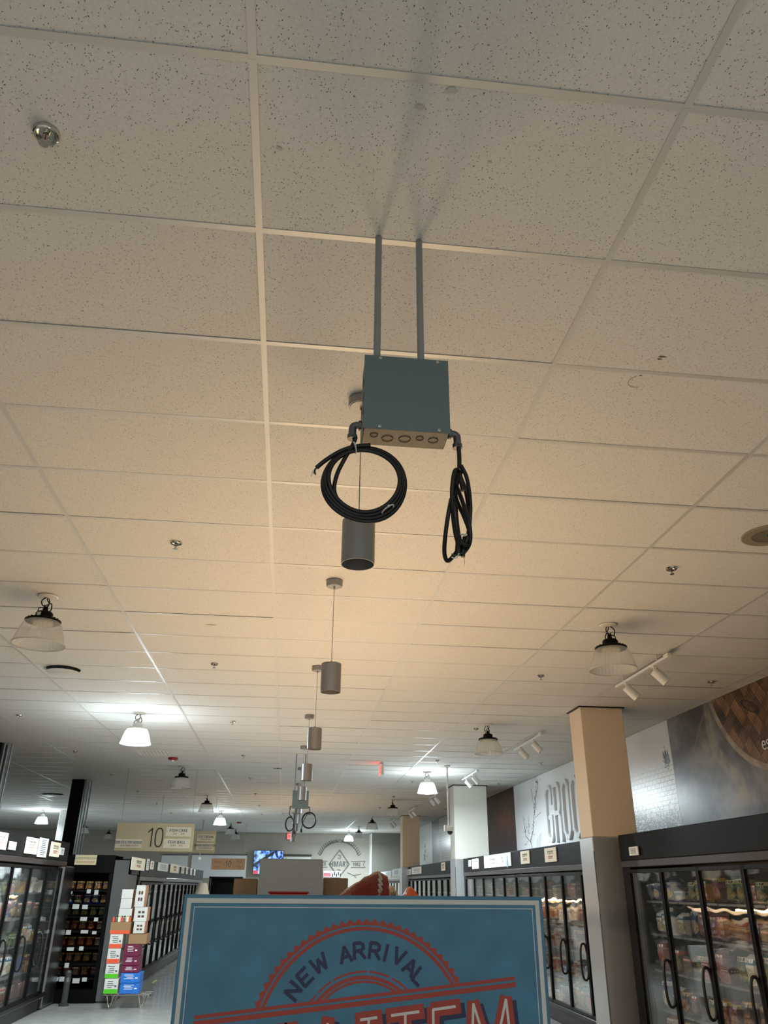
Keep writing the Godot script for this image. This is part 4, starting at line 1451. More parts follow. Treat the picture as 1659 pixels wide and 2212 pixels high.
func power_box(label, P, w, h, d, cx0, cx1):
	# P: middle of the front face's lower edge
	var o = thing("power_box", label, "electrical box", P)
	one_box("enclosure", Vector3(0, h * 0.5, -d * 0.5 - 0.002), Vector3(w - 0.006, h - 0.003, d - 0.002), 0.002, M.galvanised, o)
	var c = one_box("cover_plate", Vector3(0, h * 0.5 + 0.001, -0.0005), Vector3(w, h + 0.002, 0.003), 0.001, M.box_grey, o)
	for q in [[-0.31, 0.972], [0.37, 0.972], [-0.31, 0.03], [0.37, 0.03]]:
		var m = MB.new()
		m.lathe(Vector3(q[0] * w, q[1] * h, 0.001), [Vector2(0.0055, 0), Vector2(0.0052, 0.002), Vector2(0.003, 0.0032), Vector2(0, 0.0034)], 12, Basis(Vector3.RIGHT, PI / 2))
		m.box(Vector3(q[0] * w, q[1] * h, 0.0043), Vector3(0.007, 0.0009, 0.0006), 0.0, Basis(Vector3.BACK, 0.6))
		obj("screw", m, M.chrome, c)
	var ko = [[-0.36, 0.40, 0.011], [-0.20, 0.55, 0.0165], [0.0, 0.52, 0.0175], [0.17, 0.42, 0.011], [0.33, 0.48, 0.0145]]
	for q in ko:
		var m = MB.new()
		m.lathe(Vector3(q[0] * w, -0.0006, -d * q[1]), [Vector2(q[2] - 0.0012, 0.0008), Vector2(q[2] - 0.0006, -0.0006), Vector2(q[2] + 0.0006, -0.0006), Vector2(q[2] + 0.0012, 0.0008)], 24)
		obj("knockout", m, mat("knockout_edge", Color(0.19, 0.18, 0.15), 0.5, 0.3), o)
	for s in [-1.0, 1.0]:
		for q in 3:
			var m = MB.new()
			m.lathe(Vector3(s * (w * 0.5 - 0.0025), h * (0.35 + q * 0.2), -d * 0.5), [Vector2(0.014, 0), Vector2(0.0132, 0.0014), Vector2(0, 0.0014)], 18, Basis(Vector3.BACK, -s * PI / 2))
			obj("knockout", m, M.galvanised, o)
	for x in [cx0, cx1]:
		var m = MB.new()
		m.lathe(Vector3(x - P.x, h, -d * 0.55), [Vector2(0.0112, 0.0), Vector2(0.0112, CEIL - P.y - h + 0.004)], 16)
		m.lathe(Vector3(x - P.x, h, -d * 0.55), [Vector2(0.0, 0.016), Vector2(0.017, 0.016), Vector2(0.017, 0.0), Vector2(0.0, 0.0)], 8)
		obj("conduit_pipe", m, M.conduit, o)
	elbow(o, Vector3(-w * 0.5, 0.030, -d * 0.4), -1.0)
	elbow(o, Vector3(w * 0.5, 0.022, -d * 0.4), 1.0)
	return o

func power_boxes():
	var Pa = on_z(784, 928, -1.925)
	var Pb = on_z(973, 932, -1.925)
	var Pt = on_z(783, 773, -1.925)
	var P = Vector3((Pa.x + Pb.x) * 0.5, (Pa.y + Pb.y) * 0.5, -1.925)
	var w = Pb.x - Pa.x
	var h = Pt.y - Pa.y + 0.004
	var o = power_box("large grey hanging power box on two conduits with coiled black cables", P, w, h, 0.098, 0.193, 0.332)
	# round coil on the near corner
	var zc = -0.035
	var at = func(x, y): 
		var q = on_z(x, y, P.z + zc)
		return q - P
	var c = at.call(785, 1040)
	var cl = Node3D.new()
	cl.name = "round_cable_coil"
	o.add_child(cl)
	var r = (at.call(785, 960) - c).length()
	cable_coil(cl, c, r * 0.97, 4, 0.005, 5)
	var m = MB.new()
	m.tube(smooth_path([Vector3(-w * 0.5 - 0.028, -0.016, -0.039), at.call(768, 945), at.call(760, 965), at.call(745, 990), at.call(728, 1025), at.call(722, 1060), at.call(735, 1090)], 8), 0.0062, 8)
	obj("cable_lead", m, M.cable_black, cl)
	m = MB.new()
	m.tube(smooth_path([at.call(800, 962), at.call(765, 965), at.call(735, 975), at.call(705, 993), at.call(684, 1010)], 8), 0.0064, 8)
	obj("cable_tail", m, M.cable_black, cl)
	for q in [["wire_white", 672, 1030, 0.0016], ["wire_green", 682, 1026, 0.0016], ["cable_black", 679, 1024, 0.0018]]:
		m = MB.new()
		var e = at.call(q[1], q[2])
		var s = at.call(684, 1010)
		m.tube(smooth_path([s, s.lerp(e, 0.5) + Vector3(-0.003, 0.001, 0.002), e], 5), q[3], 6)
		obj("wire_end", m, M[q[0]], cl)
	var zt = c + Vector3(0, r * 0.87, 0) + (at.call(765, 965) - at.call(785, 965))
	zip_tie(cl, at.call(766, 967), Basis(Vector3.BACK, PI / 2 + 0.3), 0.017)
	zip_tie(cl, at.call(838, 1100), Basis(Vector3.BACK, -0.95 + PI / 2), 0.020)
	# long folded coil on the far corner, seen edge on
	var cf = Node3D.new()
	cf.name = "folded_cable_coil"
	o.add_child(cf)
	m = MB.new()
	m.tube(smooth_path([Vector3(w * 0.5 + 0.028, -0.024, -0.039), at.call(989, 950), at.call(992, 985), at.call(993, 1020), at.call(1000, 1060)], 8), 0.0066, 8)
	obj("cable_lead", m, M.cable_black, cf)
	var loops = [
		[[993, 1016], [978, 1028], [973, 1070], [980, 1120], [992, 1160], [1002, 1185], [1012, 1178], [1010, 1150], [1000, 1100], [990, 1050], [985, 1025], [993, 1016]],
		[[992, 1014], [1008, 1035], [1020, 1075], [1021, 1110], [1012, 1160], [1004, 1182], [992, 1175], [986, 1140], [984, 1090], [982, 1040], [992, 1014]],
		[[996, 1018], [1012, 1045], [1017, 1090], [1014, 1130], [1008, 1165], [1000, 1180], [996, 1150], [992, 1100], [988, 1050], [996, 1018]],
		[[985, 1030], [990, 1075], [1002, 1120], [1014, 1155], [1016, 1172], [1006, 1182], [994, 1180], [990, 1165], [981, 1110], [976, 1060], [985, 1030]],
		[[976, 1075], [968, 1110], [964, 1150], [966, 1180], [974, 1196], [984, 1192], [996, 1178], [1004, 1165]]]
	for i in loops.size():
		var pts = []
		for j in loops[i].size():
			var q = at.call(loops[i][j][0], loops[i][j][1])
			pts.append(q + Vector3(0, 0, 0.03 * sin(j * 1.1 + i * 1.7) - 0.006 * i))
		m = MB.new()
		m.tube(smooth_path(pts, 7), 0.0062, 8)
		obj("cable_loop", m, M.cable_black, cf)
	m = MB.new()
	m.tube(smooth_path([at.call(1004, 1160), at.call(1001, 1185), at.call(1000, 1203)], 5), 0.006, 8)
	m.tube(smooth_path([at.call(994, 1165), at.call(992, 1185), at.call(990, 1200)], 5), 0.006, 8)
	obj("cable_tail", m, M.cable_black, cf)
	for q in [["wire_white", [[990, 1198], [984, 1208], [974, 1206]]], ["wire_green", [[998, 1196], [986, 1202], [974, 1199]]], ["copper", [[1001, 1203], [1002, 1214], [1002, 1222]]]]:
		m = MB.new()
		var pts = []
		for k in q[1]:
			pts.append(at.call(k[0], k[1]) + Vector3(0, 0, 0.008))
		m.tube(smooth_path(pts, 5), 0.0018 if q[0] != "copper" else 0.0006, 6)
		obj("wire_end", m, M[q[0]], cf)
	zip_tie(cf, at.call(1003, 1162), Basis(Vector3.BACK, -0.25), 0.020)
	zip_tie(cf, at.call(992, 1018), Basis.IDENTITY, 0.010)
	# the far box down the aisle
	var Z2 = -13.6
	var q0 = on_z(632, 1746, Z2)
	var q1 = on_z(664, 1746, Z2)
	var P2 = Vector3((q0.x + q1.x) * 0.5, q0.y, Z2)
	var w2 = 0.265
	var h2 = on_z(648, 1708, Z2).y - P2.y
	var o2 = power_box("small distant grey power box with two coiled cables hanging below the exit sign row", P2, w2, h2, 0.1, 0.074, 0.229)
	for s in [[626, 1780, 0.11, 0.62, 0.5], [667, 1772, 0.125, 0.95, 0.0]]:
		var cc = on_z(s[0], s[1], Z2 - 0.04) - P2
		var cn = Node3D.new()
		cn.name = numbered(o2, "cable_coil")
		o2.add_child(cn)
		cable_coil(cn, cc, s[2], 3, 0.006, int(s[0]), s[3], 0.0)
		var sx = -1.0 if s[0] < 640 else 1.0
		m = MB.new()
		m.tube(smooth_path([Vector3(sx * (w2 * 0.5 + 0.028), -0.02, -0.04), Vector3(sx * (w2 * 0.5 + 0.03), -0.09, -0.04), cc + Vector3(-0.03 * sx, s[2] * 0.97, 0)], 6), 0.0065, 8)
		obj("cable_lead", m, M.cable_black, cn)
		m = MB.new()
		var px = 636.0 if s[0] < 640 else 651.0
		var py = 1795.0 if s[0] < 640 else 1791.0
		var pe = on_z(px, py, Z2 - 0.02) - P2
		m.tube(smooth_path([cc + Vector3(-0.02 if sx > 0 else 0.03, s[2] * 0.85, 0), cc.lerp(pe, 0.5) + Vector3(-0.03 * sx, 0.05, 0.01), pe], 6), 0.006, 8)
		m.lathe(pe, [Vector2(0, -0.05), Vector2(0.02, -0.05), Vector2(0.018, -0.015), Vector2(0.008, 0.01)], 10)
		obj("plug", m, M.cable_black, cn)

# ------------------------------------------------------------------ hanging lamps
func pendants():
	var spots = [[0.222, -2.96], [0.233, -5.31], [0.205, -7.78], [0.192, -10.28], [0.180, -12.79], [0.172, -15.3], [0.165, -17.8], [0.16, -20.3], [0.155, -22.8], [0.15, -25.3]]
	var proto = null
	for i in spots.size():
		var at = Vector3(spots[i][0], CEIL, spots[i][1])
		if proto == null:
			proto = thing("pendant_lamp", "grey cylinder pendant lamp directly behind the large hanging power box", "lamp", at, 0.0, "grey cylinder pendants in line down the aisle")
			var m = MB.new()
			m.lathe(Vector3.ZERO, [Vector2(0.0575, -0.0005), Vector2(0.0595, -0.004), Vector2(0.0595, -0.040), Vector2(0.0575, -0.044), Vector2(0.054, -0.044), Vector2(0.052, -0.047), Vector2(0, -0.047)], 32)
			m.lathe(Vector3.ZERO, [Vector2(0.007, -0.047), Vector2(0.006, -0.062), Vector2(0, -0.062)], 10)
			obj("canopy", m, M.pendant_grey, proto)
			m = MB.new()
			m.lathe(Vector3.ZERO, [Vector2(0.0022, -0.06), Vector2(0.0022, -0.600)], 8)
			obj("cord", m, M.pendant_grey, proto)
			m = MB.new()
			m.lathe(Vector3.ZERO, [Vector2(0, -0.590), Vector2(0.005, -0.590), Vector2(0.008, -0.604), Vector2(0.010, -0.610), Vector2(0.066, -0.611), Vector2(0.069, -0.614), Vector2(0.069, -0.806), Vector2(0.0685, -0.808), Vector2(0.066, -0.808)], 40)
			var sh = obj("shade", m, M.pendant_grey, proto)
			m = MB.new()
			m.lathe(Vector3.ZERO, [Vector2(0.066, -0.808), Vector2(0.066, -0.70), Vector2(0.04, -0.64), Vector2(0, -0.64)], 40)
			obj("inside", m, M.pendant_grey, sh)
		else:
			copy(proto, at, 0.0, "grey cylinder pendant lamp, %s down the aisle from the large power box" % ["first", "second", "third", "fourth", "fifth", "sixth", "seventh", "eighth", "ninth", "tenth"][i])

func high_bay(at, lit, label, group, turn):
	var o = thing("high_bay_lamp", label, "lamp", at, turn, group)
	var m = MB.new()
	m.lathe(Vector3.ZERO, [Vector2(0.075, -0.0005), Vector2(0.075, -0.004), Vector2(0.068, -0.010), Vector2(0.02, -0.014), Vector2(0, -0.014)], 28)
	obj("canopy", m, M.white_enamel, o)
	m = MB.new()
	m.tube(smooth_path([Vector3(0, -0.012, 0), Vector3(0.003, -0.035, 0), Vector3(0.016, -0.05, 0), Vector3(0.014, -0.078, 0), Vector3(-0.008, -0.086, 0), Vector3(-0.014, -0.07, 0)], 6), 0.0042, 7)
	obj("hook", m, M.chrome if lit else M.black_metal, o)
	m = MB.new()
	m.tube(smooth_path([Vector3(-0.012, -0.012, 0.01), Vector3(-0.04, -0.05, 0.02), Vector3(-0.02, -0.09, 0.03), Vector3(0.03, -0.06, 0.02), Vector3(0.04, -0.10, 0.0), Vector3(0.02, -0.135, 0)], 8), 0.0048, 7)
	m.tube(smooth_path([Vector3(0.012, -0.014, -0.01), Vector3(0.02, -0.05, -0.01), Vector3(0.0, -0.09, 0.0), Vector3(-0.045, -0.10, 0.0), Vector3(-0.05, -0.14, 0.01)], 8), 0.0042, 7)
	obj("supply_cable", m, M.cable_black, o)
	var black = M.white_enamel if lit else M.black_metal  # pale hook, housing and flange of lit lamps carry their glow as colour
	m = MB.new()
	m.lathe(Vector3.ZERO, [Vector2(0, -0.082), Vector2(0.016, -0.086), Vector2(0.022, -0.12), Vector2(0.055, -0.128), Vector2(0.064, -0.138), Vector2(0.064, -0.175), Vector2(0.072, -0.182), Vector2(0.072, -0.19)], 10)
	for k in 20:
		var b = Basis(Vector3.UP, TAU * k / 20)
		m.box(b * Vector3(0.088, -0.188, 0), Vector3(0.06, 0.014, 0.004), 0.0, b)
	var hs = obj("driver_housing", m, black, o)
	one_box("rating_label", Vector3(-0.044, -0.157, 0.047), Vector3(0.034, 0.026, 0.001), 0.0, M.paper_white, hs, Basis(Vector3.UP, -0.75))
	m = MB.new()
	m.lathe(Vector3.ZERO, [Vector2(0.06, -0.190), Vector2(0.124, -0.190), Vector2(0.131, -0.194), Vector2(0.131, -0.206), Vector2(0.125, -0.208), Vector2(0.08, -0.208), Vector2(0, -0.2075)], 40)
	obj("flange", m, black, o)
	m = MB.new()
	m.lathe(Vector3.ZERO, [Vector2(0.078, -0.2085), Vector2(0.074, -0.222), Vector2(0.05, -0.228), Vector2(0, -0.229)], 32)
	obj("led_lens", m, M.lamp_shade_lit if lit else M.led_face, o)
	m = MB.new()
	var prof = []
	for k in 9:
		var t = k / 8.0
		prof.append(Vector2(0.126 + 0.062 * pow(t, 0.72), -0.207 - 0.172 * t))
	m.lathe(Vector3.ZERO, prof, 72, Basis.IDENTITY, 0.006)
	var sh = obj("lamp_shade", m, M.lamp_shade_lit if lit else M.shade_clear, o)
	m = MB.new()
	m.lathe(Vector3.ZERO, [Vector2(0.187, -0.377), Vector2(0.1935, -0.377), Vector2(0.1935, -0.385), Vector2(0.187, -0.385), Vector2(0.187, -0.377)], 48)
	obj("rim", m, M.lamp_shade_lit if lit else mat_rim(), sh)
	if lit:
		lamp_omni(o, Vector3(0, -0.275, 0), COOL, E_LAMP, 0.19)
		lamp_area(o, Vector3(0, -0.388, 0), Basis(Vector3.RIGHT, -PI / 2), Vector2(0.3, 0.3), COOL, E_LAMP_DOWN)
	return o

func mat_rim():
	var s = mat("shade_rim", Color(0.80, 0.80, 0.79, 0.55), 0.2)
	s.transparency = BaseMaterial3D.TRANSPARENCY_ALPHA
	return s

func high_bays():
	var gl = "high bay lamps in the row above the snack cooler side"
	var gr = "high bay lamps in the row above the column side"
	var gd = "high bay lamps over the unlit part of the shop"
	var a = high_bay(Vector3(-1.94, CEIL, -5.95), false, "unlit high bay lamp with clear ribbed shade beside the dropped round ceiling disc", gl, 0.4)
	var lit = high_bay(Vector3(-1.995, CEIL, -10.5), true, "lit white high bay lamp above the freezer with beige signs", gl, 0.0)
	var li = 0
	for z in [-15.5, -20.7, -30.0, -33.2]:
		copy(a, Vector3(-2.02, CEIL, z), z, "unlit clear-shaded high bay lamp " + ["just behind the red fire strobe", "between the fire strobe and the lit lamp above aisle ten", "just past the lit lamp above the aisle ten signs", "closest to the far wall on the television side"][li]).set_meta("group", gl)
		li += 1
	copy(lit, Vector3(-2.02, CEIL, -25.2), 0.0, "lit white high bay lamp above the aisle ten signs")
	var b = copy(a, Vector3(2.575, CEIL, -6.05), 2.2, "unlit high bay lamp with clear ribbed shade next to the white track light")
	b.set_meta("group", gr)
	li = 0
	for z in [-10.55, -20.9, -26.1, -31.0]:
		copy(b, Vector3(2.61, CEIL, z), z * 1.3, "unlit clear-shaded high bay lamp " + ["above the raised grocery lettering", "just past the lit lamp beside the camera pole", "level with the distant tan column", "next to the lit lamp in front of the emblem"][li])
		li += 1
	copy(lit, Vector3(2.6, CEIL, -15.5), 0.0, "lit white high bay lamp next to the camera on its pole").set_meta("group", gr)
	copy(lit, Vector3(2.40, CEIL, -33.2), 0.0, "lit white high bay lamp in front of the far wall emblem").set_meta("group", gr)
	copy(lit, Vector3(-7.34, CEIL, -26.0), 0.0, "lit white high bay lamp over the unlit part of the shop").set_meta("group", gd)
	for p in [[-7.6, -22.4], [-7.17, -30.7], [-7.07, -34.4]]:
		copy(a, Vector3(p[0], CEIL, p[1]), p[1], "unlit high bay lamp with clear shade over the dark part of the shop").set_meta("group", gd)
	# unseen panels behind the viewer, placed to light near ceiling, box and board
	for p in [[-4.48, 3.25], [-0.82, 3.25], [2.84, 3.25]]:
		var o = thing("unseen_panel_light", "unseen flat panel light in the ceiling behind the viewer, lighting box and board", "lamp", Vector3(p[0], CEIL, p[1]), 0.0, "unseen panel lights behind the viewer")
		one_box("frame", Vector3(0, -0.004, 0), Vector3(1.2, 0.008, 0.6), 0.002, M.white_enamel, o)
		one_box("light_diffuser", Vector3(0, -0.010, 0), Vector3(1.14, 0.004, 0.54), 0.0, M.lamp_shade_lit, o)
		lamp_area(o, Vector3(0, -0.016, 0), Basis(Vector3.RIGHT, -PI / 2), Vector2(1.14, 0.54), Color(0.95, 0.985, 1.0), E_PANEL)

# ------------------------------------------------------------------ things fixed to the ceiling
func sprinkler():
	var o = thing("sprinkler_head", "chrome ceiling sprinkler head in the row next to the main runner", "sprinkler", Vector3.ZERO, 0.0, "chrome sprinkler heads across the ceiling")
	var m = MB.new()
	m.lathe(Vector3.ZERO, [Vector2(0.0385, 0.0), Vector2(0.0385, -0.003), Vector2(0.0365, -0.011), Vector2(0.033, -0.014), Vector2(0.029, -0.0135), Vector2(0.0265, -0.002)], 32)
	obj("escutcheon", m, M.chrome, o)
	m = MB.new()
	m.lathe(Vector3.ZERO, [Vector2(0.027, -0.004), Vector2(0.022, -0.0018), Vector2(0.012, -0.0016), Vector2(0, -0.0016)], 24)
	obj("cup", m, M.chrome, o)
	m = MB.new()
	m.lathe(Vector3.ZERO, [Vector2(0.010, -0.001), Vector2(0.009, -0.014), Vector2(0, -0.014)], 6)
	for s in [-1.0, 1.0]:
		m.tube(smooth_path([Vector3(s * 0.008, -0.012, 0), Vector3(s * 0.010, -0.022, 0), Vector3(s * 0.003, -0.036, 0)], 4), 0.0022, 6)
	m.lathe(Vector3.ZERO, [Vector2(0, -0.034), Vector2(0.004, -0.036), Vector2(0.004, -0.044), Vector2(0, -0.044)], 8)
	obj("frame_arms", m, M.chrome, o)
	m = MB.new()
	m.lathe(Vector3.ZERO, [Vector2(0, -0.043), Vector2(0.015, -0.044), Vector2(0.015, -0.0455), Vector2(0, -0.0455)], 20)
	obj("deflector", m, M.chrome, o)
	m = MB.new()
	m.lathe(Vector3.ZERO, [Vector2(0.0022, -0.014), Vector2(0.0022, -0.035)], 8)
	obj("glass_bulb", m, M.red_plastic, o)
	return o

func track_light(px_a, px_b, label, heads):
	var Y = 3.515
	var a = on_y(px_a[0], px_a[1], Y)
	var b = on_y(px_b[0], px_b[1], Y)
	var x = (a.x + b.x) * 0.5
	var z0 = a.z
	var z1 = b.z
	var o = thing("track_light", label, "track light", Vector3(x, CEIL, (z0 + z1) * 0.5), 0.0, "white track lights along the freezer wall")
	var L = absf(z1 - z0)
	one_box("rail", Vector3(0, Y - CEIL + 0.012, 0), Vector3(0.036, 0.024, L), 0.003, M.white_plastic, o)
	one_box("live_end", Vector3(0, Y - CEIL + 0.018, L * 0.5 + 0.045), Vector3(0.04, 0.04, 0.09), 0.004, M.white_plastic, o)
	for s in [-0.35, 0.35]:
		var m = MB.new()
		m.lathe(Vector3(0, 0, L * s), [Vector2(0.006, -0.0005), Vector2(0.006, Y - CEIL + 0.02)], 8)
		obj("stem", m, M.white_plastic, o)
	var ax = Vector3(0.62, -0.74, 0.20).normalized()
	for h in heads:
		var zz = L * h
		var hp = Vector3(0.03, Y - CEIL - 0.075, zz)
		var m = MB.new()
		m.box(Vector3(0, Y - CEIL - 0.008, zz), Vector3(0.03, 0.016, 0.06), 0.003)
		m.tube([Vector3(0, Y - CEIL - 0.014, zz), Vector3(0.006, Y - CEIL - 0.04, zz), hp], 0.007, 8)
		var hd = obj("spot_head", m, M.white_plastic, o)
		var bb = Basis(Quaternion(Vector3.DOWN, ax))
		m = MB.new()
		m.lathe(hp, [Vector2(0, 0.045), Vector2(0.040, 0.045), Vector2(0.045, 0.04), Vector2(0.045, -0.11), Vector2(0.041, -0.11), Vector2(0.041, -0.095)], 28, bb)
		obj("barrel", m, M.white_plastic, hd)
		m = MB.new()
		m.lathe(hp, [Vector2(0.041, -0.095), Vector2(0.02, -0.07), Vector2(0, -0.068)], 24, bb)
		obj("reflector", m, M.white_plastic, hd)
	return o

func ceiling_fittings():
	var s = sprinkler()
	var first = true
	for x in [-0.825, 2.525, -3.6, 4.39]:
		for k in 9:
			var z = -1.69 - 3.06 * k
			if x == 4.39 and k < 2 or x == -3.6 and k < 1 or x == 2.525 and k == 8:
				continue
			if first:
				s.position = Vector3(x, CEIL + 0.0015, z)
				first = false
			else:
				copy(s, Vector3(x, CEIL + 0.0015, z), k * 0.7 + x, "chrome ceiling sprinkler head in the row " + {-0.825: "next to the main runner", 2.525: "under the column side lamps", -3.6: "above the snack cooler", 4.39: "along the freezer wall"}[x])
	# flush round speaker
	var c = on_y(1662, 1156)
	var o = thing("ceiling_speaker", "round tan flush ceiling speaker with a darker centre", "speaker", Vector3(c.x, CEIL, c.z))
	var m = MB.new()
	var R = absf(on_y(1593, 1165).x - c.x) * 1.02
	m.lathe(Vector3.ZERO, [Vector2(R, 0.001), Vector2(R, -0.003), Vector2(R * 0.97, -0.006), Vector2(R * 0.62, -0.004)], 48)
	obj("outer_ring", m, M.speaker_tan, o)
	m = MB.new()
	m.lathe(Vector3.ZERO, [Vector2(R * 0.62, -0.002), Vector2(R * 0.3, 0.001), Vector2(0, 0.001)], 48)
	obj("grille", m, mat("speaker_dark", Color(0.44, 0.41, 0.35), 0.7), o)
	m = MB.new()
	m.lathe(Vector3.ZERO, [Vector2(0.016, 0.0), Vector2(0.012, -0.01), Vector2(0, -0.014)], 16)
	obj("centre_cap", m, M.chrome, o)
	# disc diffuser that hangs a hand below its dark opening
	for d in DISCS:
		o = thing("ceiling_diffuser", d[3], "diffuser", Vector3(d[0], CEIL, d[1]))
		m = MB.new()
		m.lathe(Vector3.ZERO, [Vector2(d[2], 0.003), Vector2(d[2], 0.20), Vector2(0, 0.20)], 40)
		obj("duct_collar", m, M.conduit, o)
		m = MB.new()
		m.lathe(Vector3.ZERO, [Vector2(0, -0.030), Vector2(d[2] * 0.97, -0.028), Vector2(d[2] * 0.98, -0.032), Vector2(d[2] * 0.6, -0.044), Vector2(0, -0.048)], 40)
		obj("disc", m, M.white_enamel, o)
		m = MB.new()
		m.lathe(Vector3.ZERO, [Vector2(0.02, 0.2), Vector2(0.02, -0.030)], 10)
		obj("stem", m, M.conduit, o)
	# square air grille
	o = thing("air_grille", "square louvred air grille in the ceiling behind the lit lamp", "air grille", Vector3(AIR[0], CEIL, AIR[1]))
	m = MB.new()
	for t in [-1.0, 1.0]:
		m.box(Vector3(t * 0.275, -0.004, 0), Vector3(0.03, 0.010, 0.58), 0.001)
		m.box(Vector3(0, -0.004, t * 0.275), Vector3(0.52, 0.010, 0.03), 0.001)
	obj("frame", m, M.white_enamel, o)
	for k in 9:
		one_box("slat", Vector3(-0.24 + k * 0.06, -0.004, 0), Vector3(0.036, 0.002, 0.52), 0.0, M.white_enamel, o, Basis(Vector3.BACK, 0.6))
	# fire strobes
	var st = on_y(374, 1637)
	o = thing("fire_strobe", "red dome fire strobe on the ceiling near the air grille", "alarm", Vector3(st.x, CEIL, st.z))
	m = MB.new()
	m.lathe(Vector3.ZERO, [Vector2(0.085, -0.0005), Vector2(0.085, -0.02), Vector2(0.07, -0.035), Vector2(0.03, -0.042), Vector2(0, -0.042)], 24)
	obj("housing", m, M.red_plastic, o)
	m = MB.new()
	m.lathe(Vector3.ZERO, [Vector2(0.024, -0.041), Vector2(0.02, -0.062), Vector2(0, -0.068)], 16)
	obj("lens", m, M.white_plastic, o)
	var st2 = on_y(517, 1776)
	copy(o, Vector3(st2.x, CEIL, st2.z), 0.0, "red dome fire strobe on the far ceiling near the wall")
	# track lights
	track_light([1440, 1424], [1330, 1486], "white track light with two spots beside the unlit lamp and the tan column", [0.28, -0.30])
	for t in [[[1165, 1590], [1112, 1622], "white track light with two spots above the raised grocery letters"], [[1028, 1668], [1001, 1686], "white track light with two spots in front of the pale column"], [[945, 1716], [926, 1727], "white track light with two spots beyond the pale column"], [[895, 1747], [882, 1755], "white track light with two spots before the distant tan column"], [[851, 1772], [841, 1778], "white track light with two spots at the far end of the freezer wall"]]:
		track_light(t[0], t[1], t[2], [0.25, -0.25])
	# exit sign, end on to the viewer
	o = thing("exit_sign", "white exit sign hanging from the ceiling with a glowing red face", "exit sign", Vector3(1.60, CEIL, -14.5))
	one_box("mount", Vector3(0, -0.009, 0), Vector3(0.06, 0.018, 0.14), 0.003, M.white_plastic, o)
	one_box("housing", Vector3(0.006, -0.115, 0), Vector3(0.048, 0.19, 0.32), 0.004, M.white_plastic, o)
	one_box("glowing_sign_face", Vector3(-0.021, -0.115, 0), Vector3(0.006, 0.18, 0.30), 0.001, M.exit_sign_red, o)
	text("lettering", "EXIT", 0.11, M.white_plastic, o, Vector3(-0.0245, -0.115, 0), Basis(Vector3.UP, -PI / 2), true, 0.8)
	lamp_area(o, Vector3(-0.030, -0.115, 0), Basis(Vector3.UP, PI / 2), Vector2(0.30, 0.18), Color(1.0, 0.12, 0.06), 0.05)
	# camera on a pole
	o = thing("security_camera", "white dome camera on a thin pole hanging beside the pale column", "camera", Vector3(2.82, CEIL, -14.6))
	m = MB.new()
	m.lathe(Vector3.ZERO, [Vector2(0.06, -0.0005), Vector2(0.055, -0.012), Vector2(0.014, -0.018), Vector2(0.014, -1.02)], 16)
	obj("pole", m, M.white_plastic, o)
	one_box("junction", Vector3(-0.03, -1.06, 0), Vector3(0.10, 0.10, 0.07), 0.008, M.white_plastic, o)
	m = MB.new()
	m.lathe(Vector3(0.02, 0, 0.02), [Vector2(0, -1.02), Vector2(0.05, -1.03), Vector2(0.06, -1.05), Vector2(0.06, -1.10), Vector2(0.05, -1.105)], 20)
	obj("camera_body", m, M.white_plastic, o)
	m = MB.new()
	m.lathe(Vector3(0.02, 0, 0.02), [Vector2(0.05, -1.105), Vector2(0.045, -1.135), Vector2(0.025, -1.158), Vector2(0, -1.165)], 20)
	obj("dome", m, M.black_plastic, o)
	# small hook bar under the main runner
	c = on_y(600, 1659)
	o = thing("ceiling_hook", "small dark hook bar clipped under the main ceiling runner", "hook", Vector3(c.x, CEIL, c.z))
	one_box("bar", Vector3(0, -0.012, 0), Vector3(0.16, 0.008, 0.03), 0.002, M.kick_grey, o)
	one_box("clip", Vector3(0, -0.005, 0), Vector3(0.03, 0.010, 0.03), 0.001, M.kick_grey, o)

# ------------------------------------------------------------------ hanging aisle signs
func plaque(o, cx, cy, w, h, word, korean, sd, red_n):
	var p = one_box("plaque", Vector3(cx, cy, 0.028), Vector3(w, h, 0.014), 0.002, M.plaque_cream, o)
	text("lettering", word, h * 0.30, M.ink_slate, p, Vector3(cx, cy + h * 0.14, 0.0355), Basis.IDENTITY, true, minf(1.0, w * 1.45 / (h * 0.30 * word.length())))
	glyphs("lettering", korean, h * 0.20, M.ink_slate, p, Vector3(cx - w * 0.13, cy - h * 0.22, 0.035), Basis.IDENTITY, sd)
	glyphs("lettering", red_n, h * 0.20, M.ink_red, p, Vector3(cx + w * 0.17, cy - h * 0.22, 0.035), Basis.IDENTITY, sd + 5)
	for s in [-1.0, 1.0]:
		var m = MB.new()
		m.lathe(Vector3(cx + s * w * 0.45, cy, 0.035), [Vector2(0.006, 0), Vector2(0.005, 0.002), Vector2(0, 0.0025)], 8, Basis(Vector3.RIGHT, PI / 2))
		obj("screw", m, M.steel, p)

func sign_board(label, Z, x0, x1, y0, y1, material):
	var o = thing("aisle_sign", label, "sign", Vector3((x0 + x1) * 0.5, (y0 + y1) * 0.5, Z), 0.0, "hanging aisle number signs")
	one_box("panel", Vector3.ZERO, Vector3(x1 - x0, y1 - y0, 0.04), 0.003, material, o)
	for s in [-0.46, 0.46]:
		var m = MB.new()
		m.lathe(Vector3((x1 - x0) * s, 0, 0), [Vector2(0.003, (y1 - y0) * 0.5 - 0.002), Vector2(0.003, CEIL - (y0 + y1) * 0.5 - 0.001)], 6)
		obj("hanging_wire", m, M.steel, o)
	return o

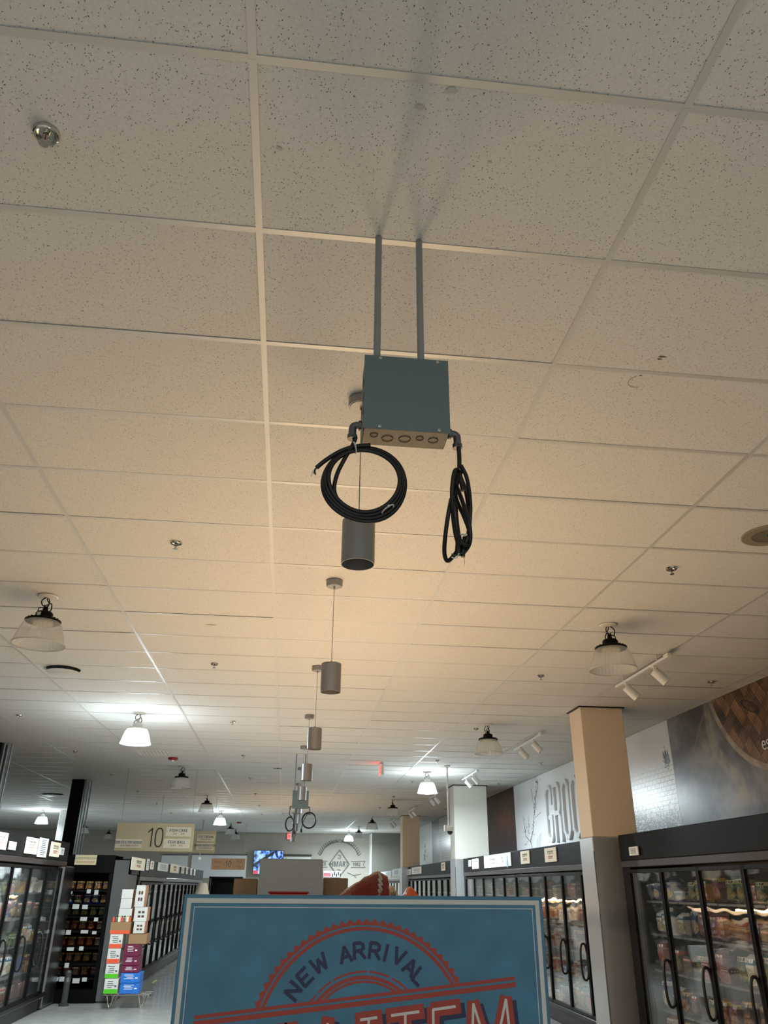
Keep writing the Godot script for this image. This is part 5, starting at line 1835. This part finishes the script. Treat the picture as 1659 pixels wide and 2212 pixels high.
func hanging_signs():
	var Z = -16.0
	var a = on_z(255, 1777, Z)
	var b = on_z(417, 1840, Z)
	var c = on_z(421, 1780, Z)
	var w = c.x - a.x
	var h = a.y - b.y
	var o = sign_board("large beige aisle ten sign with fish cake and fish ball plaques", Z, a.x, c.x, b.y, a.y, M.sign_beige)
	plaque(o, w * 0.30, h * 0.20, w * 0.325, h * 0.335, "FISH CAKE", 2, 3, 2)
	plaque(o, w * 0.29, -h * 0.22, w * 0.335, h * 0.335, "FISH BALL", 3, 9, 2)
	plaque(o, -w * 0.325, -h * 0.245, w * 0.335, h * 0.315, "CRAB STICK, FISH SAUSAGE,", 5, 14, 6)
	var m = MB.new()
	var oy = -0.01 * h
	m.stroke([Vector2(-w * 0.085, h * 0.18), Vector2(-w * 0.04, h * 0.31), Vector2(-w * 0.04, -h * 0.33)], h * 0.046, 0.02, 0.004, true)
	var ov = []
	for k in 25:
		var t = TAU * k / 24.0
		var q = Vector2(cos(t), sin(t))
		ov.append(Vector2(w * 0.055 + signf(q.x) * pow(absf(q.x), 0.7) * w * 0.046, oy + signf(q.y) * pow(absf(q.y), 0.75) * h * 0.325))
	m.stroke(ov, h * 0.046, 0.02, 0.004, true)
	obj("aisle_number", m, M.ink_black, o)
	# second sign of the same size further back
	Z = -20.8
	var d = on_z(467, 1797, Z)
	var e = on_z(465, 1843, Z)
	o = sign_board("dim beige aisle sign with ice cream plaque, half hidden by the aisle ten sign", Z, d.x - w, d.x, e.y, d.y + 0.02, M.sign_beige)
	h = d.y + 0.02 - e.y
	plaque(o, w * 0.335, h * 0.18, w * 0.30, h * 0.33, "ICE CREAM", 4, 21, 3)
	plaque(o, w * 0.335, -h * 0.21, w * 0.30, h * 0.33, "KOREAN INSTANT FOOD", 5, 27, 6)
	text("aisle_number", "10", h * 0.55, M.ink_black, o, Vector3(0, 0, 0.022), Basis.IDENTITY, false, 0.7)
	# small wooden sign by the far wall
	Z = -30.0
	a = on_z(458, 1854, Z)
	b = on_z(528, 1879, Z)
	o = sign_board("small brown wooden aisle ten sign in front of the white wall boards", Z, a.x, b.x, b.y, a.y, M.wood_sign)
	w = b.x - a.x
	h = a.y - b.y
	text("aisle_number", "10", h * 0.55, M.ink_black, o, Vector3(0, 0, 0.022), Basis.IDENTITY, false, 0.7)
	for q in [[-0.33, 0.2], [-0.33, -0.25], [0.33, 0.22], [0.33, -0.22]]:
		var p = one_box("plaque", Vector3(w * q[0], h * q[1], 0.022), Vector3(w * 0.28, h * 0.3, 0.01), 0.001, M.wood_sign, o)
		glyphs("lettering", 5, h * 0.11, M.ink_black, p, Vector3(w * q[0], h * q[1], 0.0275), Basis.IDENTITY, int(q[1] * 100) + 7)
	# pole camera-like hanger beside the wooden sign
	var pc = on_z(432, 1850, -29.0)
	o = thing("hanging_pole", "thin grey pole hanging from the ceiling beside the wooden aisle sign", "pole", Vector3(pc.x, CEIL, -29.0))
	m = MB.new()
	m.lathe(Vector3.ZERO, [Vector2(0.05, -0.001), Vector2(0.02, -0.02), Vector2(0.02, pc.y - CEIL), Vector2(0, pc.y - CEIL)], 10)
	obj("tube", m, M.conduit, o)
	m = MB.new()
	m.lathe(Vector3(0, pc.y - CEIL, 0), [Vector2(0.02, 0), Vector2(0.06, -0.03), Vector2(0.05, -0.1), Vector2(0, -0.12)], 12)
	obj("end_fitting", m, M.white_plastic, o)

# ------------------------------------------------------------------ far wall
func back_wall_things():
	var Z = -35.58
	var pt = func(x, y): 
		var p = on_z(x, y, Z)
		return p
	# white boards
	for q in [[344, 407, "white wall board on the far wall next to the freezer row"], [410, 534, "white wall board on the far wall behind the wooden aisle sign"]]:
		var a = pt.call(q[0], 1896)
		var b = pt.call(q[1], 1848)
		var o = thing("wall_board", q[2], "board", Vector3((a.x + b.x) * 0.5, a.y, Z))
		one_box("sheet", Vector3(0, (b.y - a.y) * 0.5, 0), Vector3(b.x - a.x, b.y - a.y, 0.03), 0.003, mat("board_white", Color(0.96, 0.965, 0.96), 0.5), o)
		one_box("frame_rail", Vector3(0, b.y - a.y + 0.012, 0), Vector3(b.x - a.x, 0.024, 0.04), 0.002, M.kick_grey, o)
	# television
	var im = Image.create(160, 96, false, Image.FORMAT_RGB8)
	var f = FastNoiseLite.new()
	f.seed = 12
	f.frequency = 0.03
	for j in 96:
		for i in 160:
			var n1 = f.get_noise_2d(i, j)
			var cc = Color(0.20, 0.45, 0.95).lerp(Color(0.75, 0.92, 1.0), clampf(0.5 + n1 * 2.2, 0, 1))
			if n1 < -0.28:
				cc = Color(0.04, 0.06, 0.14)
			var band = absf(j - 30.0 + (i - 60) * 0.5)
			if band < 7 and i < 110:
				cc = Color(0.06, 0.09, 0.18)
			if i < 26 and j > 80:
				cc = Color(0.9, 0.35, 0.45)
			im.set_pixel(i, j, cc)
	var t0 = on_z(546, 1888, -35.3)
	var t1 = on_z(612, 1838, -35.3)
	var o = thing("television", "wall television showing a bright blue picture on the far wall", "television", Vector3((t0.x + t1.x) * 0.5, t0.y, -35.4))
	var w = t1.x - t0.x
	var h = t1.y - t0.y
	one_box("casing", Vector3(0, h * 0.5, -0.02), Vector3(w + 0.03, h + 0.03, 0.05), 0.006, M.black_plastic, o)
	var sm = mat("television_screen", Color(0.05, 0.05, 0.05), 0.2)
	sm.emission_enabled = true
	sm.emission_texture = tex(im)
	sm.emission_energy_multiplier = 0.9
	var m = MB.new()
	m.quad(Vector3(-w * 0.5, 0, 0.0062), Vector3(w * 0.5, 0, 0.0062), Vector3(w * 0.5, h, 0.0062), Vector3(-w * 0.5, h, 0.0062), Vector3.BACK)
	obj("screen", m, sm, o)
	lamp_area(o, Vector3(0, h * 0.5, 0.03), Basis(Vector3.UP, PI), Vector2(w, h), Color(0.45, 0.68, 1.0), 0.12)
	one_box("bracket", Vector3(0, h * 0.5, -0.1), Vector3(0.3, 0.3, 0.12), 0.004, M.black_metal, o)
	# shelf ledge beside it
	var s0 = pt.call(612, 1856)
	var s1 = pt.call(672, 1846)
	o = thing("wall_hatch", "narrow pale service hatch beside the wall television", "hatch", Vector3((s0.x + s1.x) * 0.5, s0.y, Z + 0.02))
	one_box("opening", Vector3(0, (s1.y - s0.y) * 0.5 - 0.1, -0.02), Vector3(s1.x - s0.x, s1.y - s0.y, 0.02), 0.002, M.paper_white, o)
	one_box("frame", Vector3(0, s1.y - s0.y - 0.03, 0), Vector3(s1.x - s0.x + 0.06, 0.06, 0.06), 0.004, M.kick_grey, o)
	# small glowing sign under the emblem
	var g0 = pt.call(698, 1895)
	var g1 = pt.call(737, 1882)
	o = thing("counter_sign", "white counter sign with black bars and a pink patch below the emblem", "sign", Vector3((g0.x + g1.x) * 0.5, g0.y, Z + 0.03))
	w = g1.x - g0.x
	h = g1.y - g0.y
	one_box("panel", Vector3(0, h * 0.5, 0), Vector3(w, h, 0.03), 0.002, M.paper_white, o)
	one_box("pink_patch", Vector3(-w * 0.28, h * 0.4, 0.016), Vector3(w * 0.4, h * 0.6, 0.004), 0.0, mat("pink_print", Color(0.80, 0.45, 0.48), 0.5), o)
	for k in 5:
		one_box("black_bar", Vector3(w * (0.02 + k * 0.11), h * (0.35 + 0.25 * (k % 2)), 0.016), Vector3(w * 0.06, h * 0.55, 0.004), 0.0, M.ink_black, o)
	# exit sign on the wall
	var e0 = pt.call(620, 1813)
	var e1 = pt.call(631, 1801)
	o = thing("exit_sign", "glowing red exit sign on the far wall", "exit sign", Vector3((e0.x + e1.x) * 0.5, e0.y, Z + 0.02))
	w = e1.x - e0.x
	h = e1.y - e0.y
	one_box("housing", Vector3(0, h * 0.5, -0.01), Vector3(w + 0.02, h + 0.02, 0.04), 0.004, M.red_plastic, o)
	one_box("glowing_sign_face", Vector3(0, h * 0.5, 0.012), Vector3(w, h, 0.008), 0.001, M.exit_sign_red, o)
	text("lettering", "EXIT", h * 0.45, M.ink_black, o, Vector3(0, h * 0.5, 0.017), Basis.IDENTITY, true, 0.42)
	lamp_area(o, Vector3(0, h * 0.5, 0.03), Basis(Vector3.UP, PI), Vector2(w, h), Color(1.0, 0.12, 0.06), 0.03)
	# painted emblem: diamond with name, sprays and scroll
	o = thing("wall_emblem", "grey painted shop emblem with diamond and leafy sprays on the far wall", "emblem", Vector3(2.2, 2.43, Z + 0.02))
	m = MB.new()
	var dm = [Vector2(0, 0.54), Vector2(0.42, 0), Vector2(0, -0.50), Vector2(-0.42, 0), Vector2(0, 0.54)]
	m.stroke(dm, 0.035, -0.015, 0.004)
	obj("diamond", m, M.logo_grey, o)
	text("lettering", "HMART", 0.20, M.logo_grey, o, Vector3(0, 0, -0.012), Basis.IDENTITY, true, 0.82)
	text("lettering", "1982", 0.12, M.logo_grey, o, Vector3(0.72, 0.0, -0.012), Basis.IDENTITY, true, 0.9)
	text("lettering", "SINCE", 0.12, M.logo_grey, o, Vector3(-0.74, 0.0, -0.012), Basis.IDENTITY, true, 0.8)
	glyphs("lettering", 1, 0.16, M.logo_grey, o, Vector3(0, 0.28, -0.014), Basis.IDENTITY, 4)
	glyphs("lettering", 1, 0.14, M.logo_grey, o, Vector3(0, -0.26, -0.014), Basis.IDENTITY, 6)
	for s in [-1.0, 1.0]:
		m = MB.new()
		m.stroke([Vector2(s * 0.50, 0.10), Vector2(s * 1.08, 0.12), Vector2(s * 1.0, 0.0), Vector2(s * 1.08, -0.12), Vector2(s * 0.50, -0.12)], 0.02, -0.015, 0.003)
		obj("ribbon", m, M.logo_grey, o)
		m = MB.new()
		var arc = []
		for k in 12:
			var t = 0.35 + k * 0.11
			arc.append(Vector2(s * cos(t) * 0.86, 0.05 + sin(t) * 0.80))
		m.stroke(arc, 0.018, -0.015, 0.003)
		for k in 11:
			var p = arc[k]
			for q in [0.09, -0.09]:
				m.stroke([p, p + Vector2(s * q * 0.9, 0.07 + absf(q) * 0.3)], 0.022, -0.015, 0.003)
		obj("leaf_spray", m, M.logo_grey, o)
		m = MB.new()
		m.stroke([Vector2(s * 0.35, -0.32), Vector2(s * 0.62, -0.42), Vector2(s * 0.92, -0.36)], 0.018, -0.015, 0.003)
		m.stroke([Vector2(s * 0.62, -0.42), Vector2(s * 0.72, -0.50)], 0.018, -0.015, 0.003)
		obj("lower_twig", m, M.logo_grey, o)
	# dark shelving and paper cone in the middle distance
	var ga = on_z(452, 1893, -20.0)
	var gb = on_z(524, 1893, -20.0)
	o = thing("shelf_unit", "black shelf unit standing far down the aisle beyond the island freezers", "shelf unit", Vector3((ga.x + gb.x) * 0.5, 0, -20.3))
	w = gb.x - ga.x
	one_box("back_panel", Vector3(0, ga.y * 0.5, -0.28), Vector3(w, ga.y, 0.03), 0.003, M.black_metal, o)
	for k in 5:
		one_box("shelf", Vector3(0, 0.12 + k * (ga.y - 0.14) / 4.0, 0), Vector3(w, 0.03, 0.56), 0.002, M.black_metal, o)
	for s in [-1.0, 1.0]:
		one_box("upright", Vector3(s * (w * 0.5 - 0.02), ga.y * 0.5, 0.25), Vector3(0.03, ga.y, 0.03), 0.002, M.black_metal, o)
	var ca = on_z(424, 1931, -19.5)
	var cb = on_z(450, 1907, -19.5)
	o = thing("display_stand", "slim dark stand with a tan paper cone beside the black shelf unit", "stand", Vector3((ca.x + cb.x) * 0.5, 0, -19.5))
	m = MB.new()
	m.lathe(Vector3.ZERO, [Vector2(0, 0), Vector2(0.16, 0), Vector2(0.16, 0.03), Vector2(0.02, 0.05), Vector2(0.02, ca.y)], 16)
	obj("pole", m, M.black_metal, o)
	m = MB.new()
	m.lathe(Vector3.ZERO, [Vector2(0, ca.y - 0.03), Vector2(0.17, ca.y - 0.03), Vector2(0.10, cb.y - 0.02), Vector2(0.08, cb.y), Vector2(0, cb.y)], 20)
	obj("paper_cone", m, M.plaque_cream, o)

# ------------------------------------------------------------------ dark snack cooler facing the viewer
func snack_cooler():
	var Z = -14.0
	var a = on_z(150, 1846, Z)
	var b = on_z(250, 1846, Z)
	var x0 = a.x - 0.1
	var x1 = b.x
	var top = a.y
	var w = x1 - x0
	var o = thing("snack_cooler", "tall black open snack cooler with packed shelves facing the aisle", "cooler", Vector3((x0 + x1) * 0.5, 0, Z - 0.35))
	one_box("back_panel", Vector3(0, top * 0.5, -0.33), Vector3(w, top, 0.04), 0.003, M.black_metal, o)
	one_box("base", Vector3(0, 0.09, 0), Vector3(w, 0.18, 0.7), 0.004, M.black_metal, o)
	one_box("header", Vector3(0, top - 0.13, 0.02), Vector3(w, 0.26, 0.66), 0.006, M.black_metal, o)
	for s in [-1.0, 1.0]:
		one_box("side_panel", Vector3(s * (w * 0.5 - 0.03), top * 0.5, 0.01), Vector3(0.06, top - 0.01, 0.66), 0.004, M.black_metal, o)
	var ys = []
	for py in [1925, 1955, 1982, 2013, 2049, 2084, 2115]:
		ys.append(on_z(200, py, Z).y)
	for i in ys.size():
		var sh = one_box("shelf", Vector3(0, ys[i], 0.02), Vector3(w - 0.12, 0.025, 0.6), 0.002, M.black_metal, o)
		for k in 4:
			if rng.randf() < 0.8:
				one_box("price_tag", Vector3(-w * 0.36 + (k + rng.randf() * 0.6) * w * 0.19, ys[i] - rng.randf() * 0.03, 0.325), Vector3(rng.randf_range(0.06, 0.11), rng.randf_range(0.04, 0.07), 0.003), 0.0, M.price_tag, sh)
	for i in ys.size():
		var n = 5
		var row = [7, 5, 3, 0, 0, 7, 9][i]  # only dark prints, so the dim shelves' shade is put into bag colours
		for k in n:
			var ww = (w - 0.14) / n
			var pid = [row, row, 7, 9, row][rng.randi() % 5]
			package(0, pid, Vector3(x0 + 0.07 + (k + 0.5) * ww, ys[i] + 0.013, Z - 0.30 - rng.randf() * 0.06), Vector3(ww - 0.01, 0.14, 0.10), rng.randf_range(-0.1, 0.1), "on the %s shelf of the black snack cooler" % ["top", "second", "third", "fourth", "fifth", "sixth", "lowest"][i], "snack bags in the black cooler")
	# beige sign across its header
	var s0 = on_z(160, 1868, Z + 0.02)
	var s1 = on_z(210, 1847, Z + 0.02)
	var g = thing("header_sign", "beige sign with brown lettering across the black snack cooler header", "sign", Vector3((s0.x + s1.x) * 0.5, s0.y, Z + 0.012))
	one_box("plate", Vector3(0, (s1.y - s0.y) * 0.5, 0), Vector3(s1.x - s0.x, s1.y - s0.y, 0.014), 0.001, M.sign_beige, g)
	glyphs("lettering", 11, 0.028, M.ink_black, g, Vector3(0, (s1.y - s0.y) * 0.66, 0.007), Basis.IDENTITY, 71)
	glyphs("lettering", 9, 0.028, M.ink_red, g, Vector3(0, (s1.y - s0.y) * 0.30, 0.007), Basis.IDENTITY, 72)
	# grey end cabinet between cooler and freezer row
	var e = thing("end_cabinet", "pale grey end cabinet between the black snack cooler and freezer row", "cabinet", Vector3((x1 + BX) * 0.5, 0, -14.36))
	var ew = BX - x1
	one_box("body", Vector3(0, 0.985, 0), Vector3(ew - 0.01, 1.93, 0.70), 0.006, M.interior_grey, e)
	one_box("kick_plate", Vector3(0, 0.01, 0), Vector3(ew - 0.03, 0.02, 0.66), 0.0, M.kick_grey, e)
	one_box("header_end", Vector3(ew * 0.5 - 0.01, 1.86, 0.0), Vector3(0.05, 0.24, 0.70), 0.003, M.header_dark, e)

# ------------------------------------------------------------------ wire rack stacked with cartons
func rack_display():
	var Z = -13.3
	var o = thing("wire_rack", "low chrome wire rack on thin legs under a stack of coloured cartons", "rack", Vector3(-2.16, 0, Z - 0.2))
	var by = on_z(262, 2148, Z).y
	for sx in [-1.0, 1.0]:
		for sz in [-1.0, 1.0]:
			var m = MB.new()
			m.tube([Vector3(sx * 0.27, by - 0.012, sz * 0.17), Vector3(sx * 0.22, 0.004, sz * 0.16), Vector3(sx * 0.17, by - 0.012, sz * 0.17)], 0.008, 8)
			obj("leg", m, M.chrome, o)
	var m2 = MB.new()
	for k in 9:
		m2.tube([Vector3(-0.30 + k * 0.075, by - 0.008, -0.19), Vector3(-0.30 + k * 0.075, by - 0.008, 0.19)], 0.004, 6)
	for k in 3:
		m2.tube([Vector3(-0.32, by - 0.010, -0.19 + k * 0.19), Vector3(0.32, by - 0.010, -0.19 + k * 0.19)], 0.005, 6)
	obj("wire_deck", m2, M.chrome, o)
	# px rectangle -> carton: left, top, right, bottom, material, depth, label
	var items = [
		[222, 2114, 256.5, 2147, "carton_white", "carton_green", "white carton with bright green band resting on the wire rack"],
		[225, 2082, 258, 2113.5, "carton_white", "carton_green", "white carton with bright green band, second on the stack"],
		[229, 2049, 261, 2081.5, "carton_white", "carton_orange", "white carton with dark picture above the green banded cartons"],
		[234, 2018, 266, 2048.5, "carton_white", "carton_orange", "white carton with orange band above the dark picture carton"],
		[236, 1992, 283, 2017.5, "cardboard", "carton_orange", "open brown carton with orange label on the stack"],
		[257, 2124, 301, 2147, "carton_blue", "", "bright blue carton at the bottom of the stack"],
		[259, 2102, 303, 2123.5, "carton_blue", "", "bright blue carton resting on another blue carton"],
		[261, 2086.5, 299, 2101.5, "carton_maroon", "", "maroon carton resting on the blue cartons"],
		[263, 2066, 300, 2086, "carton_maroon", "", "maroon carton in the middle of the stack"],
		[266, 2040, 301, 2065.5, "carton_maroon", "", "maroon carton under the brown tray"],
		[276, 2018, 318, 2039.5, "cardboard", "", "brown cardboard tray of small jars on the maroon cartons"]]
	for i in items.size():
		var q = items[i]
		var a = on_z(q[0], q[3], Z)
		var b = on_z(q[2], q[1], Z)
		var t = thing("carton", q[6], "carton", Vector3((a.x + b.x) * 0.5, a.y, Z - 0.18))
		var w = b.x - a.x
		var h = b.y - a.y - 0.001
		one_box("body", Vector3(0, h * 0.5, 0), Vector3(w, h, 0.34), 0.003, M[q[4]], t)
		if q[5] != "":
			one_box("colour_band", Vector3(0, h * 0.16, 0.1708), Vector3(w - 0.006, h * 0.30, 0.002), 0.0, M[q[5]], t)
		if q[4] != "cardboard":
			var mb = MB.new()
			for k in 4:
				mb.box(Vector3(-w * 0.12 + rng.randf() * w * 0.1, h * (0.82 - k * 0.13), 0.1708), Vector3(w * rng.randf_range(0.3, 0.55), h * 0.05, 0.002))
			mb.box(Vector3(w * 0.32, h * 0.5, 0.1708), Vector3(w * 0.14, h * 0.12, 0.002))
			obj("print_lines", mb, M.paper_white if q[4] != "carton_white" else M.ink_slate, t)
	# tall white picture cartons standing stepped behind
	var tall = [[252, 1963, 284, 1992, 0.0, "white printed carton standing above the orange labelled carton"], [257, 1941, 284, 1962.5, 0.0, "white printed carton one step up the stack"], [260, 1921, 287, 1940.5, 0.0, "white printed carton at the top of the stack"], [285, 1991, 312, 2017, 0.0, "white carton with small pictures standing on the tray"], [286, 1960, 318, 1990.5, 0.02, "white carton with copper edge standing on the stack"], [288, 1912, 314, 1959.5, 0.02, "tall white carton with dark food pictures at the top of the stack"]]
	for i in tall.size():
		var q = tall[i]
		var a = on_z(q[0], q[3], Z)
		var b = on_z(q[2], q[1], Z)
		var t = thing("carton", q[5], "carton", Vector3((a.x + b.x) * 0.5, a.y, Z - 0.2))
		var w = b.x - a.x
		var h = b.y - a.y - 0.001
		one_box("body", Vector3(0, h * 0.5, 0), Vector3(w, h, 0.26), 0.002, M.carton_white, t)
		one_box("side_sheet", Vector3(w * 0.5 + 0.002, h * 0.5, 0), Vector3(0.004, h - 0.004, 0.255), 0.0, M.copper_card, t)
		if i >= 3:
			for k in 4:
				one_box("food_picture", Vector3(w * (-0.1 + 0.28 * (k % 2)), h * (0.35 + 0.3 * (k / 2)), 0.131), Vector3(w * 0.2, h * 0.16, 0.002), 0.0, mat("food_brown", Color(0.30, 0.20, 0.12), 0.5), t)
	# jars on the open carton
	for k in 7:
		var p = on_z(243 + k * 6, 1991.5, Z)
		var j = thing("jar", "small capped jar standing in the open carton on the stack", "jar", Vector3(p.x, p.y, Z - 0.05 - 0.02 * (k % 2)), 0.0, "small jars on the carton stack")
		var mb = MB.new()
		mb.lathe(Vector3.ZERO, [Vector2(0, 0), Vector2(0.016, 0), Vector2(0.017, 0.05), Vector2(0.012, 0.062), Vector2(0, 0.062)], 12)
		obj("glass", mb, [M.carton_orange, M.foil, M.plaque_cream][k % 3], j)
		mb = MB.new()
		mb.lathe(Vector3.ZERO, [Vector2(0.013, 0.062), Vector2(0.013, 0.078), Vector2(0, 0.078)], 12)
		obj("cap", mb, [M.ink_slate, M.black_plastic, M.tape_yellow][k % 3], j)
	# yellow tape marks on the floor and freezer kick
	var f0 = on_y(334, 2120, 0.0)
	var tm = thing("floor_tape", "short strip of yellow tape stuck on the grey floor", "tape", Vector3(f0.x, 0.0, f0.z))
	one_box("strip", Vector3(0, 0.001, 0), Vector3(0.03, 0.002, 0.5), 0.0, M.tape_yellow, tm)
